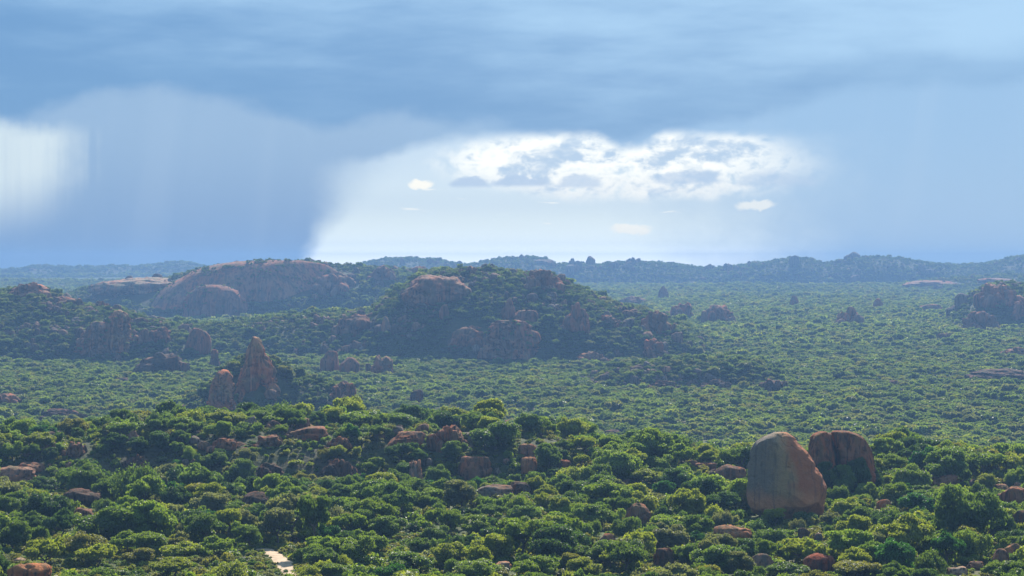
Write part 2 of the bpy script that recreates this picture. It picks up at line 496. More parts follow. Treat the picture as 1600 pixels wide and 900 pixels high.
def mat_tall():
    m, b = new_mat('granite_tall')
    t = m.node_tree
    tc = t.nodes.new('ShaderNodeTexCoord')
    P = tc.outputs['Object']
    sp_ = t.nodes.new('ShaderNodeSeparateXYZ')
    t.links.new(P, sp_.inputs[0])
    big = b.noise(P, 0.22, 5, 0.6)
    mid = b.noise(P, 0.8, 6, 0.65)
    fine = b.noise(P, 3.0, 6, 0.7)
    streak = b.noise(b.map(P, (0.9, 0.9, 0.08)), 1.0, 6, 0.65)
    xw = b.add(sp_.outputs[0], b.mul(b.sub(big, 0.5), 7.0))
    c = b.mix(b.ss(xw, -4.5, -1.0), (0.185, 0.15, 0.12), (0.32, 0.215, 0.115))      # grey to greenish tan
    red = b.ss(b.add(xw, b.mul(sp_.outputs[2], 0.22)), 1.6, 4.6)
    c = b.mix(b.mul(red, 0.92), c, (0.36, 0.125, 0.06))
    low = b.mul(b.ss(b.add(sp_.outputs[2], b.mul(b.sub(big, 0.5), 6.0)), 9.5, 5.5), 0.8)
    c = b.mix(low, c, (0.52, 0.22, 0.10))                                            # fresh orange spall near the foot
    c = b.mix(b.mul(b.ss(streak, 0.50, 0.64), 0.5), c, (0.075, 0.068, 0.066))
    c = b.mix(b.mul(b.ss(mid, 0.5, 0.72), 0.35), c, (0.33, 0.19, 0.115))
    c = b.mix(b.mul(b.ss(fine, 0.52, 0.72), 0.4), c, (0.09, 0.07, 0.06))
    hgt_ = b.add(b.mul(mid, 0.7), b.mul(fine, 0.25))
    return finish(m, b, c, 0.95, hgt_, 0.7, 0.06)


def leaf_mat(name, instancer):
    m, b = new_mat(name)
    t = m.node_tree
    if instancer:
        a = t.nodes.new('ShaderNodeAttribute')
        a.attribute_type = 'INSTANCER'
        a.attribute_name = 'tint'
        c = a.outputs['Color']
    else:
        c = t.nodes.new('ShaderNodeObjectInfo').outputs['Color']
    lf = t.nodes.new('ShaderNodeAttribute')
    lf.attribute_name = 'leaf'
    k = lf.outputs['Fac']
    c1 = b.mix(b.mul(k, 0.6), c, b.mix(1.0, c, (1.5, 1.35, 0.8), 'MULTIPLY'))
    c1 = b.mix(b.ss(k, 0.35, 0.0), c1, b.mix(1.0, c, (0.6, 0.68, 0.8), 'MULTIPLY'))
    tr = b.mix(1.0, c1, (2.3, 2.25, 1.05), 'MULTIPLY')
    return finish(m, b, c1, 0.55, None, 0, 0.35, tr, 0.42)


def mat_bark():
    m, b = new_mat('bark')
    tc = m.node_tree.nodes.new('ShaderNodeTexCoord')
    n = b.noise(b.map(tc.outputs['Object'], (9, 9, 2)), 2.0, 5, 0.6)
    return finish(m, b, b.mix(n, (0.05, 0.038, 0.03), (0.17, 0.14, 0.115)), 0.95, n, 0.05, 0.1)


def mat_sand():
    m, b = new_mat('sand')
    geo = m.node_tree.nodes.new('ShaderNodeNewGeometry')
    n = b.noise(geo.outputs['Position'], 0.9, 6, 0.65)
    return finish(m, b, b.mix(b.ss(n, 0.35, 0.7), (0.44, 0.33, 0.23), (0.30, 0.21, 0.14)), 0.95, n, 0.1, 0.1)


M_TALL = mat_tall()
M_HILL = mat_hill()
M_TER, M_ROCK, M_LEAF, M_LEAFI, M_BARK, M_SAND = mat_terrain(), mat_rock(), leaf_mat('leaves', False), leaf_mat('leaves_wood', True), mat_bark(), mat_sand()


# ------------------------------------------------------------------ mesh helpers
def mesh_np(name, verts, faces, mat, smooth=True):
    me = bpy.data.meshes.new(name)
    verts = np.asarray(verts, np.float32)
    faces = np.asarray(faces, np.int32)
    k = faces.shape[1]
    me.vertices.add(len(verts))
    me.vertices.foreach_set('co', verts.ravel())
    me.loops.add(faces.size)
    me.loops.foreach_set('vertex_index', faces.ravel())
    me.polygons.add(len(faces))
    me.polygons.foreach_set('loop_start', np.arange(0, faces.size, k, dtype=np.int32))
    me.polygons.foreach_set('loop_total', np.full(len(faces), k, np.int32))
    me.polygons.foreach_set('use_smooth', np.full(len(faces), smooth))
    me.update(calc_edges=True)
    me.materials.append(mat)
    return me


def link(name, me, parent=None, **props):
    o = bpy.data.objects.new(name, me)
    col.objects.link(o)
    if parent:
        o.parent = parent
    for k, v in props.items():
        o[k] = v
    return o


# ------------------------------------------------------------------ ground sheet and hills
def polar(us, ds, zf, keep=None):
    A, D = np.meshgrid(us, ds)
    return A, D


def build_ground():
    a_f = np.linspace(-0.36, 0.36, 300)
    a_b = np.linspace(0.36, 2 * math.pi - 0.36, 90)[1:-1]
    ang = np.concatenate([a_f, a_b])
    rad = np.concatenate([[1.0, 8, 20, 45, 80, 120, 160, 200, 230], np.geomspace(255, 6300, 300)])
    A, D = np.meshgrid(ang, rad)
    X, Y = np.sin(A) * D, np.cos(A) * D
    Z = plain(X, Y)
    n, k = D.shape
    i = np.arange(n - 1)[:, None] * k
    j = np.arange(k)[None, :]
    jn = (j + 1) % k
    f = np.stack([i + j, i + jn, i + k + jn, i + k + j], -1).reshape(-1, 4)
    f = f[:, ::-1]
    me = mesh_np('ground', np.stack([X, Y, Z], -1).reshape(-1, 3), f, M_TER)
    link('ground', me, kind='structure', label='green bush-covered valley floor running out to the far hills', category='ground')


HILL_LABEL = dict(
    ridge=('ridge', 'wooded boulder ridge across the near foreground', 'ridge', 420, 110),
    kopje=('hill', 'small steep pointed hill with orange rock spires at left centre', 'hill', 120, 60),
    mound=('hill', 'low dark wooded mound with a rock band right of centre', 'hill', 120, 60),
    left=('hill', 'bushy rock-studded hill at the left edge of the valley', 'hill', 200, 110),
    middle=('hill', 'large wooded rocky hill in the middle of the valley', 'hill', 220, 120),
    saddle=('hill', 'low wooded saddle between the left hill and the middle hill', 'hill', 140, 60),
    dome=('hill', 'broad hill topped by bare pink granite domes behind the middle hill', 'hill', 220, 110),
    crag=('hill', 'craggy hill at the right edge of the valley', 'hill', 110, 60),
    slab=('hill', 'gentle far rise with pale bare rock slabs at right', 'hill', 120, 60),
    far=('hill', 'long jagged hazy blue range along the horizon', 'hills', 420, 60),
    blue=('hill', 'most distant flat blue range at far left horizon', 'hills', 220, 50),
)


def build_hills():
    for key, hl in HILLS.items():
        name, label, cat, nu, nd = HILL_LABEL[key]
        us = np.linspace(max(hl.u[0], -0.36), min(hl.u[-1], 0.36), nu)
        ds = np.linspace(hl.db.min() * 0.985, hl.dc.max() + hl.back * 1.15, nd)
        A, D = np.meshgrid(us, ds)
        X, Y = A * D, D
        hh = hl.h(X, Y)
        Z = plain(X, Y) + hh
        k = nu
        i = np.arange(nd - 1)[:, None] * k
        j = np.arange(k - 1)[None, :]
        f = np.stack([i + j, i + j + 1, i + k + j + 1, i + k + j], -1).reshape(-1, 4)
        hv = hh.ravel()
        f = f[(hv[f] > -0.2).any(axis=1)]
        used, inv = np.unique(f, return_inverse=True)
        V = np.stack([X, Y, Z], -1).reshape(-1, 3)[used]
        me = mesh_np(name, V, inv.reshape(f.shape), M_HILL)
        link(name, me, kind='structure', label=label, category=cat)


build_ground()
build_hills()

# ------------------------------------------------------------------ rocks
_ico = {}


def ico(sub):
    if sub not in _ico:
        bm = bmesh.new()
        bmesh.ops.create_icosphere(bm, subdivisions=sub, radius=1)
        v = np.array([p.co[:] for p in bm.verts])
        f = np.array([[q.index for q in p.verts] for p in bm.faces])
        bm.free()
        _ico[sub] = (v, f)
    return _ico[sub]


def rock_shape(kind, seed, sub):
    """unit rock: x,y in -1..1, z in -1..1"""
    v, f = ico(sub)
    v = v.copy()
    r = np.random.default_rng(seed)
    p = {'round': 2.3, 'dome': 2.2, 'block': 4.5, 'slab': 2.6, 'spire': 2.4, 'crag': 3.2, 'wedge': 2.8}[kind]
    n = (np.abs(v) ** p).sum(1) ** (1 / p)
    v = v / n[:, None]
    sx = seed * 3.17 % 50
    if kind in ('spire', 'crag'):
        ang = np.arctan2(v[:, 1], v[:, 0])
        cols = vnoise(v[:, 0] * 2.6 + sx, v[:, 1] * 2.6, v[:, 2] * 0.5, seed)
        rad = 1 + 0.30 * cols + 0.14 * vnoise(v[:, 0] * 6 + sx, v[:, 1] * 6, v[:, 2] * 1.2, seed + 1)
        t = (v[:, 2] + 1) / 2
        taper = 1.05 - (0.72 if kind == 'spire' else 0.28) * t ** 1.2
        v[:, 0] *= rad * taper
        v[:, 1] *= rad * taper
        v[:, 2] += 0.22 * vnoise(v[:, 0] * 3.2 + sx, v[:, 1] * 3.2, None, seed + 2) * t
    if kind == 'wedge':
        v[:, 2] *= 1 - 0.35 * v[:, 0] * (v[:, 2] > 0)
    nc = {'round': 6, 'dome': 4, 'block': 9, 'slab': 4, 'spire': 7, 'crag': 12, 'wedge': 8}[kind]
    for k in range(nc):
        d = r.normal(size=3)
        d[2] = abs(d[2]) * (0.6 if kind in ('block', 'crag', 'spire') else 1.0)
        d /= np.linalg.norm(d)
        c = r.uniform(0.70, 0.93) * (v @ d).max()
        q = v @ d
        ex = np.maximum(q - c, 0)
        v -= ex[:, None] * d[None] * 0.82
    low = fbm(v[:, 0] * 1.3 + sx, v[:, 1] * 1.3, v[:, 2] * 1.3, seed + 5, 2)
    hi = fbm(v[:, 0] * 4 + sx, v[:, 1] * 4, v[:, 2] * 3, seed + 6, 4)
    amp = {'round': (.12, .06), 'dome': (.12, .06), 'block': (.12, .09), 'slab': (.22, .12), 'spire': (.16, .20), 'crag': (.22, .24), 'wedge': (.14, .10)}[kind]
    nn = v / np.maximum(np.linalg.norm(v, axis=1), 1e-6)[:, None]
    v += nn * (low * amp[0] + hi * amp[1])[:, None]
    cells = {'crag': (42, .20), 'spire': (34, .16), 'block': (14, .07), 'wedge': (10, .06), 'slab': (14, .07)}.get(kind)
    if cells:
        cp_ = r.normal(size=(cells[0], 3)); cp_ /= np.linalg.norm(cp_, axis=1)[:, None]
        sc_ = np.array([1, 1, .55 if kind in ('crag', 'spire') else 1.0])
        dd_ = ((nn[:, None, :] * sc_ - cp_[None] * sc_) ** 2).sum(2)
        own = dd_.argmin(1)
        v += nn * (r.uniform(-1, 1, cells[0])[own] * cells[1])[:, None]
    # joint cracks
    if kind in ('block', 'crag', 'spire', 'dome'):
        for k in range({'block': 2, 'crag': 5, 'spire': 4, 'dome': 1}[kind]):
            a = r.uniform(0, 2 * math.pi)
            d = np.array([math.cos(a), math.sin(a), r.uniform(-.35, .35)])
            off = r.uniform(-0.5, 0.5)
            q = np.abs(v @ d - off + 0.04 * vnoise(v[:, 2] * 3, v[:, 0] * 3, None, seed + k))
            v -= nn * (np.exp(-(q / 0.05) ** 2) * 0.09)[:, None]
    if kind in ('crag', 'spire', 'block', 'slab', 'wedge'):
        w = {'crag': 2.1, 'spire': 2.4, 'block': 1.2, 'slab': 1.5, 'wedge': 1.3}[kind]
        for k in range(2):
            q = vnoise(v[:, 0] * w * (1 + k) + sx + k * 9, v[:, 1] * w * (1 + k), v[:, 2] * w * .8 * (1 + k), seed + 31 + k)
            v -= nn * (np.exp(-(q / 0.09) ** 2) * (0.12 - 0.04 * k))[:, None]
    for ax in range(3):
        lo, hi_ = v[:, ax].min(), v[:, ax].max()
        v[:, ax] = (v[:, ax] - lo) / (hi_ - lo) * 2 - 1
    return v, f


ROCKS = []      # dicts with screen rectangle and distance for keeping sight lines open


def rock(name, label, px0, px1, pyt, pyb, kind, d=None, tone=(1, 1, 1), depth=0.9, sub=4, seed=None, ref=None, cat='rock', sink=0.25, front=True, lean=0.0):
    pxc = (px0 + px1) / 2
    if d is None:
        d = march(pxc, pyb) or 1500.0
    seed = seed if seed is not None else (len(ROCKS) * 13 + 101)
    W = (px1 - px0) / F * d
    dep = W * depth
    yc = d + dep * 0.45
    W = (px1 - px0) / F * yc
    zt = CZ - (pyt - HY) / F * (yc - dep * 0.1)
    x = (pxc - 800) / F * yc
    zg = float(H(np.array([x]), np.array([d]))[0])
    zv = CZ - (pyb - HY) / F * d
    zb = min(zg, zv) - sink * max(zt - min(zg, zv), 1.0)
    v, f = rock_shape(kind, seed, sub)
    hz = max((zt - zb), 1.0)
    V = np.empty_like(v)
    V[:, 2] = (v[:, 2] + 1) / 2 * hz
    V[:, 0] = v[:, 0] * W / 2 + lean * V[:, 2]
    V[:, 1] = v[:, 1] * dep / 2
    me = mesh_np(name, V, f, M_ROCK)
    o = link(name, me, label=label, category=cat)
    o.location = (x, yc, zb)
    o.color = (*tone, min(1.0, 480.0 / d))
    ROCKS.append(dict(px0=px0, px1=px1, pyt=pyt, pyb=pyb, d=d, dep=dep, x=x, y=yc, W=W, ref=ref, front=front))
    if kind == 'crag' and (px1 - px0) > 25:
        rr = np.random.default_rng(seed + 7)
        for k in range(5):
            bw = W * rr.uniform(.16, .34)
            bh = hz * rr.uniform(.28, .6)
            v, f = rock_shape(rr.choice(['block', 'round', 'wedge']), seed + 40 + k, 3)
            v = v * np.array([bw / 2, bw * .45, bh / 2])
            p = link('rock_block', mesh_np('rock_block', v, f, M_ROCK), o)
            bx = rr.uniform(-.5, .5)
            p.location = (bx * W, -dep * rr.uniform(.15, .5), hz * (.25 + rr.uniform(0, .62) * (1 - 1.3 * abs(bx))))
            p.rotation_euler = (rr.uniform(-.25, .25), rr.uniform(-.25, .25), rr.uniform(0, 6))
            p.color = (*(np.array(tone) * rr.uniform(.8, 1.25)), min(1.0, 480.0 / d))
    return o


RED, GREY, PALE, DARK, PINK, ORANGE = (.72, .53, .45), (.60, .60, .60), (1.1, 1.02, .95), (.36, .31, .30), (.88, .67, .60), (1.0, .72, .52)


def lathe_rock(rows, d, depth, seed, nseg=72, nz=60, pw=2.6, rough=1.0, cuts=4, facets=0.0):
    """boulder from left/right photo edges at photo rows (top to bottom); real thickness across"""
    rows = np.array(rows, float)
    ys = np.linspace(rows[0, 0], rows[-1, 0], nz)
    ys = rows[0, 0] + (ys - rows[0, 0]) * 1.0
    L = np.interp(ys, rows[:, 0], rows[:, 1]); Rr = np.interp(ys, rows[:, 0], rows[:, 2])
    ker = np.array([1, 2, 3, 2, 1]) / 9
    def sm(a):
        p = np.concatenate([[a[0]] * 2, a, [a[-1]] * 2])
        return np.convolve(p, ker, 'valid')
    L, Rr = sm(L), sm(Rr)
    cx = (800 - 0) * 0 + (rows[:, 1].min() + rows[:, 2].max()) / 2
    wmax = (Rr - L).max()
    th = np.linspace(0, 2 * math.pi, nseg, endpoint=False)
    ct, stt = np.cos(th), np.sin(th)
    rr = 1 / (np.abs(ct) ** pw + np.abs(stt) ** pw) ** (1 / pw)
    V = []
    for y, l, r_ in zip(ys, L, Rr):
        w = (r_ - l) / 2 / F * d
        dm = (w / (wmax / 2 / F * d)) ** 0.8 * wmax / F * d * depth / 2
        V.append(np.stack([((l + r_) / 2 - cx) / F * d + ct * rr * w, stt * rr * dm, np.full(nseg, -(y - rows[-1, 0]) / F * d)], -1))
    V = np.array(V)
    P = V.reshape(-1, 3)
    s = 1 / (wmax / F * d)
    low = fbm(P[:, 0] * s * 3 + seed, P[:, 1] * s * 3, P[:, 2] * s * 3, seed, 3)
    hi = fbm(P[:, 0] * s * 9 + seed, P[:, 1] * s * 9, P[:, 2] * s * 7, seed + 3, 3)
    nrm = np.stack([P[:, 0], P[:, 1], np.zeros(len(P))], -1)
    nrm /= np.maximum(np.linalg.norm(nrm, axis=1), 1e-6)[:, None]
    nrm = nrm * np.repeat(np.clip((Rr - L) / wmax * 1.3, .08, 1.0), nseg)[:, None]
    P = P + nrm * ((low * 0.045 + hi * 0.014) * rough / s)[:, None]
    if facets:
        fr_ = np.random.default_rng(seed + 77)
        cp_ = fr_.uniform(-1, 1, (26, 3)) * np.array([.6, .5, .7]) + np.array([0, 0, P[:, 2].mean() * s])
        own = (((P * s)[:, None, :] - cp_[None]) ** 2).sum(2).argmin(1)
        P = P + nrm * (fr_.uniform(-1, 1, 26)[own] * facets / s)[:, None]
        for k in range(2):
            q = vnoise(P[:, 0] * s * (3 + 3 * k) + seed, P[:, 1] * s * (3 + 3 * k), P[:, 2] * s * (1.6 + 2 * k), seed + 60 + k)
            P = P - nrm * (np.exp(-(q / 0.05) ** 2) * facets * 1.3 / s)[:, None]
    if rough > 1.5:
        for k in range(3):
            q = vnoise(P[:, 0] * s * (5 + 3 * k) + seed + k * 5, P[:, 1] * s * (5 + 3 * k), P[:, 2] * s * (1.5 + 1.5 * k), seed + 50 + k)
            P = P - nrm * (np.exp(-(q / 0.12) ** 2) * (0.09 - 0.02 * k) / s)[:, None]
        cp_ = np.random.default_rng(seed + 2).uniform(-1, 1, (60, 3)) * np.array([.55, .4, .9])
        cp_[:, 2] += P[:, 2].mean() * s
        own = (((P * s)[:, None, :] - cp_[None]) ** 2 * np.array([1, 1, .35])).sum(2).argmin(1)
        P = P + nrm * (np.random.default_rng(seed + 9).uniform(-.07, .05, 60)[own] * np.clip((P[:, 2].max() - P[:, 2]) * s * 3, 0, 1) / s)[:, None]
        P[:, 2] += fbm(P[:, 0] * s * 8 + seed, P[:, 1] * s * 8, None, seed + 4, 2) * 0.03 / s
    r = np.random.default_rng(seed)
    ctr = np.array([0, 0, P[:, 2].mean()])
    for k in range(cuts):
        dv = r.normal(size=3); dv[1] = -abs(dv[1]) - .6; dv /= np.linalg.norm(dv)
        q = (P - ctr) @ dv
        c = q.max() * r.uniform(0.72, 0.88)
        P = P - np.maximum(q - c, 0)[:, None] * dv * 0.8
    n = nz
    i = np.arange(n - 1)[:, None] * nseg
    j = np.arange(nseg)[None]
    jn = (j + 1) % nseg
    f = np.stack([i + j, i + nseg + j, i + nseg + jn, i + jn], -1).reshape(-1, 4)
    tri = np.concatenate([f[:, [0, 1, 2]], f[:, [0, 2, 3]]])
    top = len(P)
    P = np.concatenate([P, [P[:nseg].mean(0) + [0, 0, 0.15]], [P[-nseg:].mean(0)]])
    jj = np.arange(nseg)
    capt = np.stack([np.full(nseg, top), jj, (jj + 1) % nseg], -1)
    base = (n - 1) * nseg
    capb = np.stack([np.full(nseg, top + 1), base + (jj + 1) % nseg, base + jj], -1)
    return P, np.concatenate([tri, capt, capb]), cx


# the tall boulder
TB = [(676, 1211, 1229), (679, 1203, 1235), (684, 1191, 1241), (692, 1180, 1247), (702, 1173, 1255), (720, 1170.5, 1268), (740, 1168.5, 1280), (757, 1168, 1287), (775, 1168.5, 1291.5),
      (790, 1171, 1291.5), (802, 1178, 1289), (812, 1190, 1284), (830, 1196, 1276)]
P, f, cx = lathe_rock(TB, 378.0, 0.8, 5, 150, 130, 3.2, 1.35, 12, 0.016)
tall = link('boulder', mesh_np('boulder', P, f, M_TALL), label='huge upright egg-shaped grey and red boulder towering over the trees', category='boulder')
tall.location = ((cx - 800) / F * 378, 378, CZ - (830 - HY) / F * 378)
tall.color = (0.75, 0.68, 0.66, 1)
ROCKS.append(dict(fr=.06, px0=1165, px1=1293, pyt=676, pyb=806, d=370, dep=13, x=tall.location.x, y=378, W=16, ref='the huge upright boulder', front=True))

# the split boulder: two halves with a dark crack between them
sp = bpy.data.objects.new('split_boulder', None)
col.objects.link(sp)
sp['label'] = 'rounded red boulder split by a dark vertical crack behind the huge upright boulder'
sp['category'] = 'boulder'
SPD = 420.0
sx, sz = (1313 - 800) / F * SPD, CZ - (785 - HY) / F * SPD
sp.location = (sx, SPD, sz)
for rows, sd in (([(675, 1281, 1291), (678, 1272, 1294.5), (685, 1267, 1297), (700, 1264, 1299), (720, 1263, 1303), (745, 1264, 1307), (785, 1262, 1309)], 8),
                 ([(674, 1301, 1322), (676, 1299, 1336), (681, 1301, 1346), (690, 1303, 1354), (702, 1306, 1360), (718, 1309, 1364), (745, 1313, 1366), (785, 1316, 1364)], 9)):
    P, f, cx = lathe_rock(rows, SPD, 1.0 if sd == 9 else 1.5, sd, 110, 90, 3.5, 1.2, 4, 0.02)
    h = link('rock_half', mesh_np('rock_half', P, f, M_ROCK), sp)
    h.location = ((cx - 1313) / F * SPD, 0, 0)
    h.color = (.74, .47, .36, 1)
P, f, cx = lathe_rock([(680, 1284, 1318), (684, 1278, 1328), (695, 1272, 1338), (715, 1268, 1346), (745, 1266, 1350), (785, 1264, 1352)], SPD, .6, 12, pw=3.0)  # darker slab added behind the gap so the crack reads dark
h = link('crack_backing', mesh_np('crack_backing', P, f, M_ROCK), sp)
h.location = ((cx - 1313) / F * SPD, 4.5, 0)
h.color = (.55, .42, .38, 1)
ROCKS.append(dict(fr=.3, px0=1262, px1=1366, pyt=674, pyb=738, d=SPD, dep=12, x=sx, y=SPD, W=14, ref='the split boulder', front=True))

LEDGE = []


def lathe_place(name, label, rows, d, depth, seed, tone, pw=2.3, rough=1.0, cuts=2, back=0.4, nseg=96, nz=70, fr=None, plants=0):
    if d is None:
        d = march((rows[-1][1] + rows[-1][2]) / 2, rows[-1][0] - 10) - 4
    W = (max(q[2] for q in rows) - min(q[1] for q in rows)) / F * d
    dep = W * depth
    d = d + dep * back * .2
    P, f, cx = lathe_rock(rows, d, depth, seed, nseg, nz, pw, rough, cuts)
    o = link(name, mesh_np(name, P, f, M_ROCK), label=label, category='rock')
    o.location = ((cx - 800) / F * d, d, CZ - (rows[-1][0] - HY) / F * d)
    o.color = (*tone, min(1.0, 480.0 / d))
    if plants:
        rr = np.random.default_rng(seed)
        hz = P[:, 2].max()
        band_ = np.abs(vnoise(P[:, 0] / (W * .11), P[:, 1] / (W * .11), P[:, 2] / (hz * .16), seed))
        k = np.nonzero((P[:, 1] < dep * .12) & (P[:, 2] > hz * .12) & (band_ < .2))[0]
        k = rr.choice(k, min(plants, len(k)), replace=False)
        LEDGE.append(P[k] + np.array(o.location))
    ROCKS.append(dict(fr=fr, px0=min(q[1] for q in rows), px1=max(q[2] for q in rows), pyt=rows[0][0], pyb=rows[-1][0] - 8, d=d, dep=dep, x=o.location.x, y=o.location.y, W=W, ref=None, front=True))


SPIRE = (1.1, .76, .55)
lathe_place('rock_spire', 'tall orange rock spire crowning the small pointed hill', [(528, 394, 405), (533, 390, 409), (541, 386, 412), (550, 383, 417), (560, 380, 424), (575, 376, 431), (592, 373, 437), (610, 370, 442), (640, 362, 452)], 940, .7, 61, SPIRE, 4, 2.2, 6, fr=.52)
lathe_place('rock_spire', 'lower orange spire on the left flank of the pointed hill', [(575, 345, 357), (582, 338, 360), (592, 333, 363), (606, 328, 365), (640, 322, 368)], 925, .7, 62, SPIRE, 4, 2.0, 6, fr=.5)
lathe_place('rock_dome', 'broad bare pink granite dome on the skyline left of centre', [(407, 395, 462), (409, 366, 486), (414, 338, 508), (421, 312, 524), (432, 288, 536), (447, 262, 543), (464, 236, 548), (484, 212, 550), (505, 204, 552)], 2110, .55, 63, (.95, .68, .58), 2.2, 1.45, 2, plants=420)
lathe_place('rock_dome', 'smaller purple-brown dome bulging from the front of the broad dome', [(445, 322, 342), (448, 308, 358), (455, 298, 372), (467, 290, 381), (484, 286, 386), (508, 285, 388)], 2040, .7, 64, (.85, .58, .50), 2.3, 1.45, 2, plants=60)
lathe_place('crag', 'right bulge of the orange rock face on the left hill', [(485, 178, 188), (489, 171, 196), (497, 165, 202), (510, 161, 206), (528, 155, 206), (552, 150, 204)], None, .8, 65, SPIRE, 2.5, 1.8, plants=12)
lathe_place('crag', 'left lobe of the orange rock face on the left hill', [(503, 148, 160), (508, 140, 166), (518, 131, 168), (532, 123, 168), (556, 116, 166)], None, .8, 66, PINK, 2.5, 1.8, plants=12)
lathe_place('rock_dome', 'purple-brown domed rock face low on the middle hill', [(500, 782, 812), (503, 770, 826), (510, 762, 836), (522, 757, 843), (538, 754, 846), (560, 752, 848)], None, .7, 67, PINK, 2.4, 1.6, plants=25)

